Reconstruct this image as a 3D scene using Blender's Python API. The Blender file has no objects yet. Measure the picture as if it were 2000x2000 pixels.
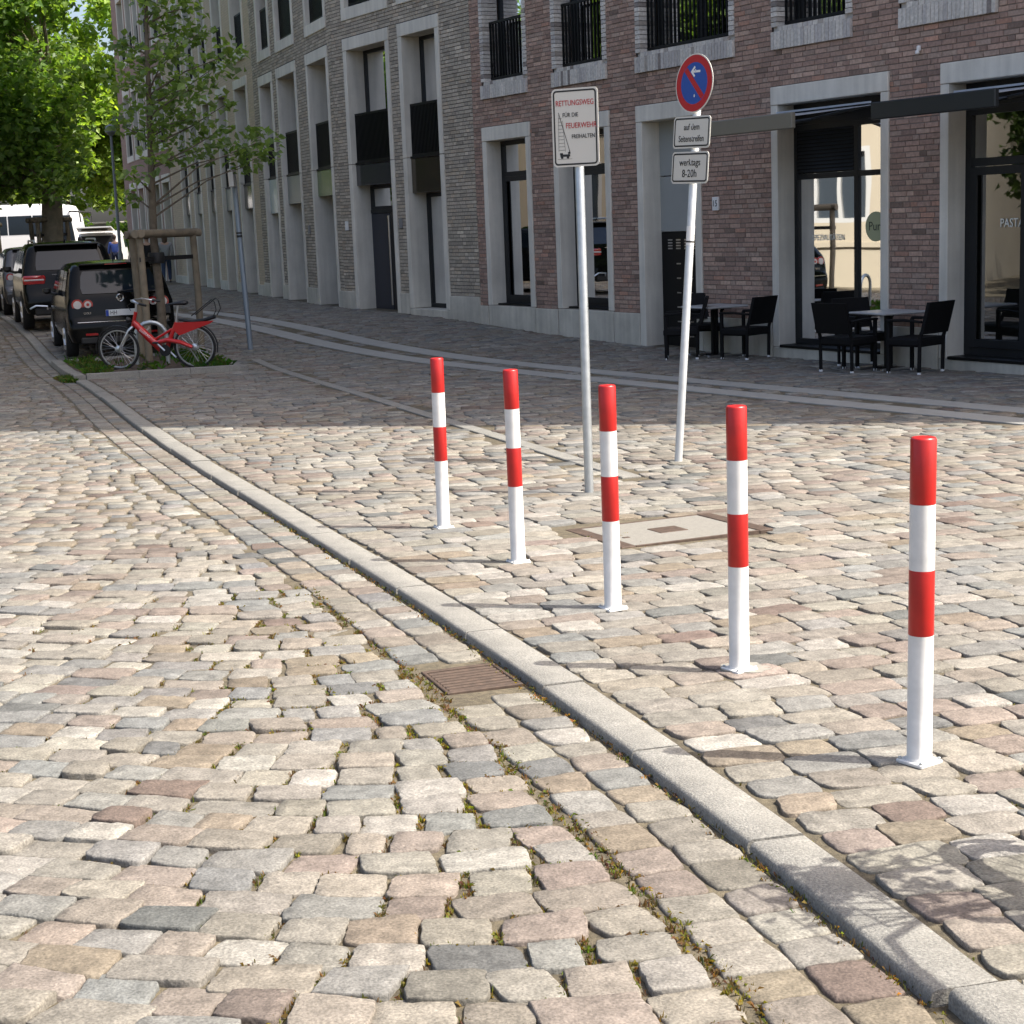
import bpy, math, random
import numpy as np
from mathutils import Vector, Matrix

rnd = random.Random(7)
rng = np.random.default_rng(11)
rad = math.radians
sc = bpy.context.scene
col = sc.collection

# ------------------------------------------------------------------ camera
CAM = np.array([0.0, 0.0, 1.556])
PITCH, ROLL, FPX = rad(10.05), rad(2.23), 3200.0
_F = np.array([0, math.cos(PITCH), -math.sin(PITCH)])
_U0 = np.array([0, math.sin(PITCH), math.cos(PITCH)])
_R = math.cos(ROLL) * np.array([1.0, 0, 0]) - math.sin(ROLL) * _U0
_U = math.sin(ROLL) * np.array([1.0, 0, 0]) + math.cos(ROLL) * _U0
cam = bpy.data.cameras.new('camera')
cam.sensor_width = 36.0
cam.lens = 36.0 * FPX / 2000.0
cam.clip_start = 0.05
cam.clip_end = 4000
camo = bpy.data.objects.new('camera', cam)
col.objects.link(camo)
camo.matrix_world = Matrix(((_R[0], _U[0], -_F[0], CAM[0]), (_R[1], _U[1], -_F[1], CAM[1]),
                            (_R[2], _U[2], -_F[2], CAM[2]), (0, 0, 0, 1)))
sc.camera = camo

# ------------------------------------------------------------------ sky, sun, exposure
SUN_EL, SUN_AZ = rad(52.5), rad(102.8)          # azimuth from +Y towards +X
w = bpy.data.worlds.new('World')
sc.world = w
w.use_nodes = True
wn = w.node_tree.nodes
sky = wn.new('ShaderNodeTexSky')
sky.sky_type = 'NISHITA'
sky.sun_disc = False
sky.sun_elevation = SUN_EL
sky.sun_rotation = SUN_AZ
sky.air_density = 0.8
sky.dust_density = 5.0
sky.ozone_density = 0.3
bg = wn['Background']
bg.inputs['Strength'].default_value = 0.142
w.node_tree.links.new(sky.outputs['Color'], bg.inputs['Color'])
sun = bpy.data.lights.new('sun', 'SUN')
sun.energy = 3.85
sun.angle = rad(0.53)
sun.color = (1.0, 0.95, 0.875)
suno = bpy.data.objects.new('sun', sun)
col.objects.link(suno)
sd = Vector((math.sin(SUN_AZ) * math.cos(SUN_EL), math.cos(SUN_AZ) * math.cos(SUN_EL), math.sin(SUN_EL)))
suno.rotation_euler = sd.to_track_quat('Z', 'Y').to_euler()
suno.location = (20, -5, 30)
vs = sc.view_settings
vs.view_transform = 'Standard'
vs.look = 'None'
vs.exposure = 1.18
vs.gamma = 1.0
vs.use_curve_mapping = False
sc.cycles.use_denoising = True
sc.cycles.max_bounces = 8
sc.cycles.transparent_max_bounces = 12
sc.cycles.caustics_reflective = False
sc.cycles.caustics_refractive = False
sc.cycles.sample_clamp_indirect = 6.0

# ------------------------------------------------------------------ terrain height
_ty = [-50, 0, 10, 19, 23, 26, 29, 32, 35, 40, 60, 200, 2500]
_tz = [1.1, 0, -.22, -.418, -.50, -.52, -.45, -.31, -.22, -.20, -.15, 0, 0]


def _herm():
    ys = np.arange(-50, 400, 0.05)
    out = np.zeros_like(ys)
    n = len(_ty)
    m = []
    for j in range(n):
        if j == 0: m.append((_tz[1] - _tz[0]) / (_ty[1] - _ty[0])); continue
        if j == n - 1: m.append(0.0); continue
        a = (_tz[j] - _tz[j - 1]) / (_ty[j] - _ty[j - 1]); b = (_tz[j + 1] - _tz[j]) / (_ty[j + 1] - _ty[j])
        wa = _ty[j + 1] - _ty[j]; wb = _ty[j] - _ty[j - 1]
        m.append((a * wa + b * wb) / (wa + wb))
    for i in range(n - 1):
        k = (ys >= _ty[i]) & (ys < _ty[i + 1])
        L = _ty[i + 1] - _ty[i]; u = (ys[k] - _ty[i]) / L
        out[k] = (2*u**3-3*u*u+1)*_tz[i] + (u**3-2*u*u+u)*m[i]*L + (-2*u**3+3*u*u)*_tz[i+1] + (u**3-u*u)*m[i+1]*L
    return ys, out


_HY, _HZ = _herm()


def gz(x, y):
    x = np.asarray(x, float); y = np.asarray(y, float)
    fd = np.clip((27 - y) / 8.0, 0, 1); fd = fd * fd * (3 - 2 * fd)
    return np.interp(y, _HY, _HZ) - 0.0105 * x * fd


def g1(x, y):
    return float(gz(x, y))


def proj(P):
    """world points (N,3) -> photo pixels (2000 wide) and depth, used only to decide how finely to model"""
    q = np.asarray(P, float) - CAM
    d = q @ _F
    d = np.where(d < 0.05, 0.05, d)
    return 1000 + FPX * (q @ _R) / d, 1000 - FPX * (q @ _U) / d, q @ _F


# ------------------------------------------------------------------ kerb line
def _kx(y):
    y = np.asarray(y, float)
    c = [-2.64580e-05, 1.601473e-03, -3.2923133e-02, -8.8711688e-02, 1.42846753]
    lo, hi = 3.0, 23.5
    yc = np.clip(y, lo, hi)
    d = np.polyval(np.polyder(c), yc)
    d = np.where(y > hi, -0.372, d)
    return np.polyval(c, yc) + d * (y - yc)


_ky = np.arange(-12, 140, 0.05)
_kxs = _kx(_ky)
_kv = np.concatenate([[0], np.cumsum(np.hypot(np.diff(_kxs), np.diff(_ky)))])
_kv = _kv - np.interp(0.0, _ky, _kv)


def K(u, v):
    """kerb coordinates (u to the right of the kerb's road edge, v along it) -> world x, y, tangent"""
    u = np.asarray(u, float); v = np.asarray(v, float)
    x = np.interp(v, _kv, _kxs); y = np.interp(v, _kv, _ky)
    e = 0.4
    tx = np.interp(v + e, _kv, _kxs) - np.interp(v - e, _kv, _kxs)
    ty = np.interp(v + e, _kv, _ky) - np.interp(v - e, _kv, _ky)
    l = np.hypot(tx, ty); tx = tx / l; ty = ty / l
    return x + u * ty, y - u * tx, tx, ty


def v_at(y):
    return float(np.interp(y, _ky, _kv))


# ------------------------------------------------------------------ materials
MATS = {}


def nd(m, t, **kw):
    n = m.node_tree.nodes.new(t)
    for k, v in kw.items():
        setattr(n, k, v)
    return n


def mat(name, color=(.5, .5, .5), rough=.6, metal=0.0, var=0.0, scale=8.0, bump=0.0, bscale=None, attr=False, spec=.5,
        coat=0.0, speck=0.0, emis=None, detail=4.0, coord='pos', stain=0.0, stain_scale=.6, streak=0.0):
    if name in MATS: return MATS[name]
    m = bpy.data.materials.new(name)
    m.use_nodes = True
    nt = m.node_tree; L = nt.links
    b = nt.nodes['Principled BSDF']
    b.inputs['Base Color'].default_value = (*color, 1)
    b.inputs['Roughness'].default_value = rough
    b.inputs['Metallic'].default_value = metal
    b.inputs['Specular IOR Level'].default_value = spec
    b.inputs['Coat Weight'].default_value = coat
    b.inputs['Coat Roughness'].default_value = .04
    if emis:
        b.inputs['Emission Color'].default_value = (*emis[:3], 1); b.inputs['Emission Strength'].default_value = emis[3]
    src = None
    if coord == 'pos':
        g = nd(m, 'ShaderNodeNewGeometry'); vec = g.outputs['Position']
    else:
        g = nd(m, 'ShaderNodeTexCoord'); vec = g.outputs['Object']
    if attr:
        a = nd(m, 'ShaderNodeAttribute', attribute_name='col'); src = a.outputs['Color']
    if var or attr or stain or speck or streak:
        if src is None:
            rgb = nd(m, 'ShaderNodeRGB'); rgb.outputs[0].default_value = (*color, 1); src = rgb.outputs[0]
        def mul(src, fac_socket, lo, hi):
            mr = nd(m, 'ShaderNodeMapRange'); mr.inputs['From Min'].default_value = .25; mr.inputs['From Max'].default_value = .75
            mr.inputs['To Min'].default_value = lo; mr.inputs['To Max'].default_value = hi
            L.new(fac_socket, mr.inputs['Value'])
            mx = nd(m, 'ShaderNodeVectorMath', operation='SCALE')
            L.new(src, mx.inputs[0]); L.new(mr.outputs[0], mx.inputs['Scale'])
            return mx.outputs[0]
        if var:
            n = nd(m, 'ShaderNodeTexNoise'); n.inputs['Scale'].default_value = scale; n.inputs['Detail'].default_value = detail
            L.new(vec, n.inputs['Vector']); src = mul(src, n.outputs['Fac'], 1 - var, 1 + var)
        if speck:
            n = nd(m, 'ShaderNodeTexNoise'); n.inputs['Scale'].default_value = 140; n.inputs['Detail'].default_value = 2
            L.new(vec, n.inputs['Vector']); src = mul(src, n.outputs['Fac'], 1 - speck, 1 + speck)
        if stain:
            n = nd(m, 'ShaderNodeTexNoise'); n.inputs['Scale'].default_value = stain_scale; n.inputs['Detail'].default_value = 6
            n.inputs['Roughness'].default_value = .65
            L.new(vec, n.inputs['Vector']); src = mul(src, n.outputs['Fac'], 1 - stain, 1 + stain * .5)
        if streak:                                   # rain streaks: noise drawn out vertically
            mpn = nd(m, 'ShaderNodeVectorMath', operation='MULTIPLY'); mpn.inputs[1].default_value = (9, 9, .7)
            L.new(vec, mpn.inputs[0])
            n = nd(m, 'ShaderNodeTexNoise'); n.inputs['Scale'].default_value = 1.0; n.inputs['Detail'].default_value = 5
            L.new(mpn.outputs[0], n.inputs['Vector']); src = mul(src, n.outputs['Fac'], 1 - streak, 1 + streak * .4)
        L.new(src, b.inputs['Base Color'])
    if bump:
        n = nd(m, 'ShaderNodeTexNoise'); n.inputs['Scale'].default_value = bscale or scale * 3; n.inputs['Detail'].default_value = 5
        n.inputs['Roughness'].default_value = .6
        L.new(vec, n.inputs['Vector'])
        bp = nd(m, 'ShaderNodeBump'); bp.inputs['Strength'].default_value = 1.0; bp.inputs['Distance'].default_value = bump
        L.new(n.outputs['Fac'], bp.inputs['Height']); L.new(bp.outputs[0], b.inputs['Normal'])
    MATS[name] = m
    return m


def glass(name, tint=(.75, .8, .8), ior=1.5):
    if name in MATS: return MATS[name]
    m = bpy.data.materials.new(name); m.use_nodes = True
    nt = m.node_tree; L = nt.links
    nt.nodes.remove(nt.nodes['Principled BSDF'])
    out = nt.nodes['Material Output']
    tr = nd(m, 'ShaderNodeBsdfTransparent'); tr.inputs[0].default_value = (*tint, 1)
    gl = nd(m, 'ShaderNodeBsdfGlossy'); gl.inputs['Roughness'].default_value = .015
    gl.inputs[0].default_value = (.95, .97, 1, 1)
    fr = nd(m, 'ShaderNodeFresnel'); fr.inputs[0].default_value = ior
    mx = nd(m, 'ShaderNodeMixShader')
    n = nd(m, 'ShaderNodeTexNoise'); n.inputs['Scale'].default_value = .9; n.inputs['Detail'].default_value = 1
    bp = nd(m, 'ShaderNodeBump'); bp.inputs['Distance'].default_value = .004; bp.inputs['Strength'].default_value = .5
    g = nd(m, 'ShaderNodeNewGeometry'); L.new(g.outputs['Position'], n.inputs['Vector'])
    L.new(n.outputs['Fac'], bp.inputs['Height']); L.new(bp.outputs[0], gl.inputs['Normal'])
    L.new(fr.outputs[0], mx.inputs[0]); L.new(tr.outputs[0], mx.inputs[1]); L.new(gl.outputs[0], mx.inputs[2])
    L.new(mx.outputs[0], out.inputs[0])
    MATS[name] = m
    return m


def leafmat(name, gloss=.35):
    if name in MATS: return MATS[name]
    m = bpy.data.materials.new(name); m.use_nodes = True
    nt = m.node_tree; L = nt.links
    b = nt.nodes['Principled BSDF']; out = nt.nodes['Material Output']
    a = nd(m, 'ShaderNodeAttribute', attribute_name='col')
    L.new(a.outputs['Color'], b.inputs['Base Color']); b.inputs['Roughness'].default_value = .45
    b.inputs['Specular IOR Level'].default_value = gloss
    t = nd(m, 'ShaderNodeBsdfTranslucent')
    sc_ = nd(m, 'ShaderNodeVectorMath', operation='MULTIPLY'); sc_.inputs[1].default_value = (1.9, 2.0, .6)
    L.new(a.outputs['Color'], sc_.inputs[0]); L.new(sc_.outputs[0], t.inputs[0])
    mx = nd(m, 'ShaderNodeMixShader'); mx.inputs[0].default_value = .5
    L.new(b.outputs[0], mx.inputs[1]); L.new(t.outputs[0], mx.inputs[2]); L.new(mx.outputs[0], out.inputs[0])
    MATS[name] = m
    return m


def brickmat(name, c1, c2, mortar):
    """procedural running bond for the walls too far off or too high to lay brick by brick (object coords: s, out, z)"""
    if name in MATS: return MATS[name]
    m = bpy.data.materials.new(name); m.use_nodes = True
    nt = m.node_tree; L = nt.links; b = nt.nodes['Principled BSDF']
    tc = nd(m, 'ShaderNodeTexCoord'); sp = nd(m, 'ShaderNodeSeparateXYZ'); cb = nd(m, 'ShaderNodeCombineXYZ')
    L.new(tc.outputs['Object'], sp.inputs[0]); L.new(sp.outputs['X'], cb.inputs['X']); L.new(sp.outputs['Z'], cb.inputs['Y'])
    t = nd(m, 'ShaderNodeTexBrick'); t.inputs['Scale'].default_value = 1.0
    t.inputs['Brick Width'].default_value = .252; t.inputs['Row Height'].default_value = .07; t.inputs['Mortar Size'].default_value = .007
    t.inputs['Color1'].default_value = (*c1, 1); t.inputs['Color2'].default_value = (*c2, 1); t.inputs['Mortar'].default_value = (*mortar, 1)
    L.new(cb.outputs[0], t.inputs['Vector'])
    L.new(t.outputs['Color'], b.inputs['Base Color']); b.inputs['Roughness'].default_value = .85
    bp = nd(m, 'ShaderNodeBump'); bp.inputs['Distance'].default_value = -.006
    L.new(t.outputs['Fac'], bp.inputs['Height']); L.new(bp.outputs[0], b.inputs['Normal'])
    MATS[name] = m
    return m


# ------------------------------------------------------------------ mesh building
class MB:
    def __init__(s): s.v = []; s.f = []

    def add(s, V, F):
        o = len(s.v); s.v += [tuple(p) for p in V]; s.f += [tuple(i + o for i in q) for q in F]; return s

    def box(s, x0, x1, y0, y1, z0, z1, M=None):
        V = [(x, y, z) for z in (z0, z1) for y in (y0, y1) for x in (x0, x1)]
        if M is not None: V = [M @ Vector(p) for p in V]
        return s.add(V, [(0, 2, 3, 1), (4, 5, 7, 6), (0, 1, 5, 4), (2, 6, 7, 3), (0, 4, 6, 2), (1, 3, 7, 5)])

    def cham(s, x0, x1, y0, y1, z0, z1, b=.01, M=None):
        """box with chamfered edges"""
        b = min(b, (x1-x0)*.4, (y1-y0)*.4, (z1-z0)*.4)
        V = []; idx = {}
        X = (x0, x1); Y = (y0, y1); Z = (z0, z1)
        for i in (0, 1):
            for j in (0, 1):
                for k in (0, 1):
                    dx, dy, dz = (b, -b)[i], (b, -b)[j], (b, -b)[k]
                    for a in range(3):
                        idx[i, j, k, a] = len(V)
                        V.append((X[i] + (0 if a == 0 else dx), Y[j] + (0 if a == 1 else dy), Z[k] + (0 if a == 2 else dz)))
        F = []
        g = idx
        F.append((g[0,0,0,0], g[0,0,1,0], g[0,1,1,0], g[0,1,0,0])); F.append((g[1,0,0,0], g[1,1,0,0], g[1,1,1,0], g[1,0,1,0]))
        F.append((g[0,0,0,1], g[1,0,0,1], g[1,0,1,1], g[0,0,1,1])); F.append((g[0,1,0,1], g[0,1,1,1], g[1,1,1,1], g[1,1,0,1]))
        F.append((g[0,0,0,2], g[0,1,0,2], g[1,1,0,2], g[1,0,0,2])); F.append((g[0,0,1,2], g[1,0,1,2], g[1,1,1,2], g[0,1,1,2]))
        for j in (0, 1):
            for k in (0, 1): F.append((g[0,j,k,1], g[1,j,k,1], g[1,j,k,2], g[0,j,k,2]))
        for i in (0, 1):
            for k in (0, 1): F.append((g[i,0,k,0], g[i,1,k,0], g[i,1,k,2], g[i,0,k,2]))
        for i in (0, 1):
            for j in (0, 1): F.append((g[i,j,0,0], g[i,j,1,0], g[i,j,1,1], g[i,j,0,1]))
        for i in (0, 1):
            for j in (0, 1):
                for k in (0, 1): F.append((g[i,j,k,0], g[i,j,k,1], g[i,j,k,2]))
        if M is not None: V = [M @ Vector(p) for p in V]
        s.fix = True
        return s.add(V, F)

    def tube(s, p0, p1, r0, r1=None, n=12):
        return s.path([p0, p1], [r0, r0 if r1 is None else r1], n)

    def path(s, P, r, n=8, closed=False, caps=True, sq=1.0):
        P = [Vector(p) for p in P]; N = len(P)
        if not hasattr(r, '__len__'): r = [r] * N
        o = len(s.v); ref = None
        for i in range(N):
            a = P[(i - 1) % N] if (i > 0 or closed) else P[i]; b = P[(i + 1) % N] if (i < N - 1 or closed) else P[i]
            t = (b - a).normalized()
            if ref is None:
                ref = Vector((0, 0, 1)) if abs(t.z) < .9 else Vector((1, 0, 0))
            e1 = (ref - t * ref.dot(t)).normalized(); e2 = t.cross(e1); ref = e1
            for k in range(n):
                an = 2 * math.pi * k / n
                s.v.append(tuple(P[i] + (e1 * math.cos(an) * sq + e2 * math.sin(an)) * r[i]))
        m = N if closed else N - 1
        for i in range(m):
            i2 = (i + 1) % N
            for k in range(n):
                k2 = (k + 1) % n
                s.f.append((o + i*n + k, o + i*n + k2, o + i2*n + k2, o + i2*n + k))
        if caps and not closed:
            s.f.append(tuple(o + k for k in range(n))[::-1]); s.f.append(tuple(o + (N-1)*n + k for k in range(n)))
        return s

    def lathe(s, prof, c=(0, 0, 0), n=24, M=None):
        o = len(s.v); m = len(prof)
        for r, z in prof:
            for k in range(n):
                a = 2 * math.pi * k / n
                p = Vector((c[0] + r*math.cos(a), c[1] + r*math.sin(a), c[2] + z))
                s.v.append(tuple(M @ p if M is not None else p))
        for i in range(m - 1):
            for k in range(n):
                k2 = (k + 1) % n
                s.f.append((o+i*n+k, o+i*n+k2, o+(i+1)*n+k2, o+(i+1)*n+k))
        s.f.append(tuple(o + k for k in range(n))[::-1]); s.f.append(tuple(o + (m-1)*n + k for k in range(n)))
        return s

    def prism(s, poly, d0, d1, M=None, axis='z'):
        """extrude a 2D polygon (counter-clockwise) between two depths"""
        n = len(poly)
        def P(a, b, d): return (a, b, d) if axis == 'z' else ((a, d, b) if axis == 'y' else (d, a, b))
        V = [P(a, b, d0) for a, b in poly] + [P(a, b, d1) for a, b in poly]
        if M is not None: V = [M @ Vector(p) for p in V]
        return s.add(V, [tuple(range(n))[::-1], tuple(range(n, 2*n))] + [(i, (i+1) % n, n + (i+1) % n, n + i) for i in range(n)])

    def quad(s, a, b, c, d): return s.add([a, b, c, d], [(0, 1, 2, 3)])

    def build(s, name, m, parent=None, smooth=None, recalc=True):
        me = bpy.data.meshes.new(name)
        me.from_pydata(s.v, [], s.f)
        if recalc:
            import bmesh
            bm = bmesh.new(); bm.from_mesh(me); bmesh.ops.recalc_face_normals(bm, faces=bm.faces); bm.to_mesh(me); bm.free()
        if smooth is not None:
            me.polygons.foreach_set('use_smooth', [True] * len(me.polygons)); me.set_sharp_from_angle(angle=rad(smooth))
        me.materials.append(m)
        o = bpy.data.objects.new(name, me); col.objects.link(o)
        if parent is not None: o.parent = parent
        return o


def tag(o, label=None, cat=None, group=None, kind=None):
    if label: o['label'] = label
    if cat: o['category'] = cat
    if group: o['group'] = group
    if kind: o['kind'] = kind
    return o


def empty(name, loc=(0, 0, 0), rz=0.0, label=None, cat=None, group=None, kind=None, parent=None):
    o = bpy.data.objects.new(name, None); col.objects.link(o)
    o.location = loc; o.rotation_euler = (0, 0, rz); o.empty_display_size = .2
    if parent is not None: o.parent = parent
    return tag(o, label, cat, group, kind)


def copy_tree(o, parent=None):
    c = o.copy(); col.objects.link(c); c.parent = parent
    for ch in list(o.children): copy_tree(ch, c)
    return c


def npmesh(name, V, loops, totals, m, parent=None, colors=None, smooth=True, sharp=None, kind=None):
    """fast mesh from numpy arrays; colors per vertex"""
    me = bpy.data.meshes.new(name)
    V = np.ascontiguousarray(V, np.float32)
    me.vertices.add(len(V)); me.vertices.foreach_set('co', V.ravel())
    me.loops.add(len(loops)); me.loops.foreach_set('vertex_index', np.asarray(loops, np.int32))
    totals = np.asarray(totals, np.int32)
    starts = np.concatenate([[0], np.cumsum(totals)[:-1]]).astype(np.int32)
    me.polygons.add(len(totals)); me.polygons.foreach_set('loop_start', starts); me.polygons.foreach_set('loop_total', totals)
    me.polygons.foreach_set('use_smooth', np.full(len(totals), smooth, bool))
    me.update(calc_edges=True)
    if colors is not None:
        at = me.color_attributes.new('col', 'FLOAT_COLOR', 'POINT')
        C4 = np.ones((len(V), 4), np.float32); C4[:, :3] = colors
        at.data.foreach_set('color', C4.ravel())
    if sharp: me.set_sharp_from_angle(angle=rad(sharp))
    me.materials.append(m)
    o = bpy.data.objects.new(name, me); col.objects.link(o)
    if parent is not None: o.parent = parent
    if kind: o['kind'] = kind
    return o


def text(name, body, size, m, parent, loc, rot, extrude=.0008, align='CENTER', sx=1.0):
    c = bpy.data.curves.new(name, 'FONT'); c.body = body; c.size = size; c.extrude = extrude
    c.align_x = align; c.align_y = 'CENTER'; c.resolution_u = 3
    t_ = bpy.data.objects.new('t', c); col.objects.link(t_)
    bpy.context.view_layer.update()
    me = bpy.data.meshes.new_from_object(t_.evaluated_get(bpy.context.evaluated_depsgraph_get()))
    bpy.data.objects.remove(t_); bpy.data.curves.remove(c)
    me.materials.clear(); me.materials.append(m)
    o = bpy.data.objects.new(name, me); col.objects.link(o); o.parent = parent
    o.location = loc; o.rotation_euler = rot; o.scale = (sx, 1, 1)
    return o
# ------------------------------------------------------------------ paving
M_STONE = mat('granite_sett', attr=True, rough=.82, var=.28, scale=18, speck=.38, stain=.18, stain_scale=7, bump=.005, bscale=55, spec=.3, detail=5)
M_JOINT = mat('joint_sand', (.105, .087, .055), .95, var=.45, scale=35, stain=.35, stain_scale=3, bump=.006, bscale=120)
M_KERB = mat('kerb_granite', (.215, .207, .183), .8, var=.16, scale=9, speck=.36, bump=.005, bscale=130, stain=.15, stain_scale=2)
M_SLAB = mat('slab_concrete', (.30, .295, .27), .8, var=.08, scale=5, speck=.08, stain=.15, bump=.001, bscale=200)
M_EARTH = mat('far_earth', (.16, .14, .11), .95, var=.3, scale=.5)
M_RUST = mat('rusty_iron', (.072, .048, .034), .75, metal=.2, var=.35, scale=30, bump=.002, bscale=90)
M_SOIL = mat('bed_soil', (.075, .055, .038), .95, var=.5, scale=14, bump=.02, bscale=40)

PAL = np.array([(.40, .365, .30), (.36, .335, .285), (.43, .40, .335), (.375, .325, .265), (.365, .30, .25), (.335, .33, .305),
                (.285, .295, .285), (.345, .28, .20), (.49, .465, .41), (.235, .165, .135), (.165, .175, .175), (.32, .255, .215)])
PAL = (PAL * .78 + np.array([.37, .34, .285]) * .22) * .485
PW = np.array([15, 14, 11, 12, 10, 13, 8, 7, 10, 2.4, 1.6, 7]); PW = PW / PW.sum()

R_P0 = np.array([5.584, 20.977]); R_AZ = rad(-29.78)
R_U = np.array([math.sin(R_AZ), math.cos(R_AZ)]); R_O = np.array([-math.cos(R_AZ), math.sin(R_AZ)])
G_P0 = np.array([-3.529, 36.903]); G_AZ = rad(-19.53)
G_U = np.array([math.sin(G_AZ), math.cos(G_AZ)]); G_O = np.array([-math.cos(G_AZ), math.sin(G_AZ)])


def stone_batch(cx, cy, ax, ay, L, W, top, c, n, rings, tilt=.02, e_lo=3.2, e_hi=7, jit=.035, dome=.0):
    N = len(cx)
    th = np.arange(n) * 2 * np.pi / n
    e = rng.uniform(e_lo, e_hi, (N, 1))
    ct, st = np.cos(th)[None], np.sin(th)[None]
    r = (np.abs(ct)**e + np.abs(st)**e)**(-1 / e)
    r = r * (1 + rng.normal(0, jit, (N, n)))
    lx = (L[:, None] / 2) * ct * r; ly = (W[:, None] / 2) * st * r
    # skew so that no stone is a perfect rectangle
    lx = lx + ly * rng.normal(0, .10, (N, 1)); ly = ly * (1 + (lx / L[:, None]) * rng.normal(0, .16, (N, 1)))
    e1 = .3
    gx = (gz(cx + e1, cy) - gz(cx - e1, cy)) / (2 * e1); gy = (gz(cx, cy + e1) - gz(cx, cy - e1)) / (2 * e1)
    tx = rng.normal(0, tilt, N); ty = rng.normal(0, tilt, N)
    bx, by = -ay, ax
    rr = []
    for (s, dz) in rings:
        x = lx * s; y = ly * s
        wx = cx[:, None] + x * ax[:, None] + y * bx[:, None]; wy = cy[:, None] + x * ay[:, None] + y * by[:, None]
        z = top[:, None] + (wx - cx[:, None]) * gx[:, None] + (wy - cy[:, None]) * gy[:, None] + dz
        if dz > -.03: z = z + x * tx[:, None] + y * ty[:, None] + (rng.normal(0, .0010, (N, n)) if dz > -.01 else 0)
        rr.append(np.stack([wx, wy, z], -1))
    cen = np.stack([cx, cy, top + dome], -1)[:, None]
    V = np.concatenate(rr + [cen], 1)
    F = []
    for k in range(len(rings) - 1):
        for i in range(n):
            j = (i + 1) % n; F.append((k*n+i, k*n+j, (k+1)*n+j, (k+1)*n+i))
    q = len(F); k = len(rings) - 1
    for i in range(n): F.append((k*n+i, k*n+(i+1) % n, len(rings)*n))
    lp = np.array([i for f in F for i in f]); tt = np.array([len(f) for f in F])
    C = np.repeat(c[:, None], V.shape[1], 1) * (1 + rng.normal(0, .03, (N, V.shape[1], 1)))
    return V, lp, tt, np.clip(C, .02, .8)


def emit(name, batch, parent, singles, stuff_name):
    V, lp, tt, C = batch
    N, nv = V.shape[:2]
    for i in range(min(singles, N)):
        npmesh(name, V[i], lp, tt, M_STONE, parent, C[i])
    if N > singles:
        r = N - singles
        L2 = (lp[None] + (np.arange(r) * nv)[:, None]).ravel()
        npmesh(stuff_name, V[singles:].reshape(-1, 3), L2, np.tile(tt, r), M_STONE, parent, C[singles:].reshape(-1, 3), kind='stuff')


def keep_view(cx, cy, mx=420):
    px, py, d = proj(np.stack([cx, cy, gz(cx, cy)], -1))
    return (d > 1.2) & (px > -mx) & (px < 2000 + mx) & (py < 2500)


def colours(N):
    k = rng.choice(len(PAL), N, p=PW)
    return PAL[k] * (1 + rng.normal(0, .09, (N, 1))) * (1 + rng.normal(0, .008, (N, 3)))


def sheet(name, us, vs, dz, m, label=None):
    U, Vv = np.meshgrid(us, vs, indexing='ij')
    x, y, _, _ = K(U.ravel(), Vv.ravel())
    z = gz(x, y) + dz
    nv = len(vs); F = []
    i, j = np.meshgrid(np.arange(len(us) - 1), np.arange(nv - 1), indexing='ij')
    a = (i * nv + j).ravel()
    lp = np.stack([a, a + nv, a + nv + 1, a + 1], -1).ravel()
    o = npmesh(name, np.stack([x, y, z], -1), lp, np.full(len(a), 4), m)
    return tag(o, label, None, None, 'structure')


vs_ = np.concatenate([np.arange(-10, 45, .5), np.arange(45, 118, 2)])
road = sheet('road', np.concatenate([np.arange(-16, -1, .75), [-1, -.6, -.3, 0.06]]), vs_, -.039, M_JOINT)
pave = sheet('pavement', np.concatenate([[.12, .5, 1], np.arange(1.6, 26, .6)]), vs_, -.011, M_JOINT)
# the wide ground under everything, out to the horizon
gxs = np.concatenate([[-2500, -900, -300], np.arange(-120, 121, 8), [300, 900, 2500]])
gys = np.concatenate([[-800, -200], np.arange(-48, 150, 4), [200, 320, 700, 2500]])
GX, GY = np.meshgrid(gxs, gys, indexing='ij')
gzv = gz(GX.ravel(), np.clip(GY.ravel(), -48, 2400)) - .12
gzv = np.where(np.abs(GX.ravel()) > 125, -.3, gzv)
ii, jj = np.meshgrid(np.arange(len(gxs) - 1), np.arange(len(gys) - 1), indexing='ij')
aa = (ii * len(gys) + jj).ravel()
tag(npmesh('ground', np.stack([GX.ravel(), GY.ravel(), gzv], -1), np.stack([aa, aa + len(gys), aa + len(gys) + 1, aa + 1], -1).ravel(),
           np.full(len(aa), 4), M_EARTH), None, None, None, 'structure')

# ---- kerb stones
kerb = tag(empty('kerb'), None, None, None, 'structure')
V_BED0, V_BED1, U_BED = v_at(24.05), v_at(27.2), 2.45
KW = .165


def kerb_piece(parent, name, v0, v1, u0, wdt, zt, depth=.25, m=M_KERB, flip=1, across=False, r=.03):
    prof = [(0, -depth), (0, -r), (r*.3, -r*.35), (r, 0), (wdt - .006, 0), (wdt, -.006), (wdt, -depth)]
    mb = MB(); n = 3 if not across else 2
    st = np.linspace(v0, v1, n)
    for s_ in st:
        for (a, z) in prof:
            if across: uu, vv = s_, u0 + a * flip
            else: uu, vv = u0 + a * flip, s_
            x, y, _, _ = K(uu, vv)
            mb.v.append((float(x), float(y), g1(x, y) + zt + z + rnd.uniform(-.001, .001)))
    p = len(prof)
    for i in range(n - 1):
        for k in range(p):
            k2 = (k + 1) % p; mb.f.append((i*p+k, i*p+k2, (i+1)*p+k2, (i+1)*p+k))
    mb.f.append(tuple(range(p))); mb.f.append(tuple(range((n-1)*p, n*p))[::-1])
    return mb.build(name, m, parent, smooth=50)


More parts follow.
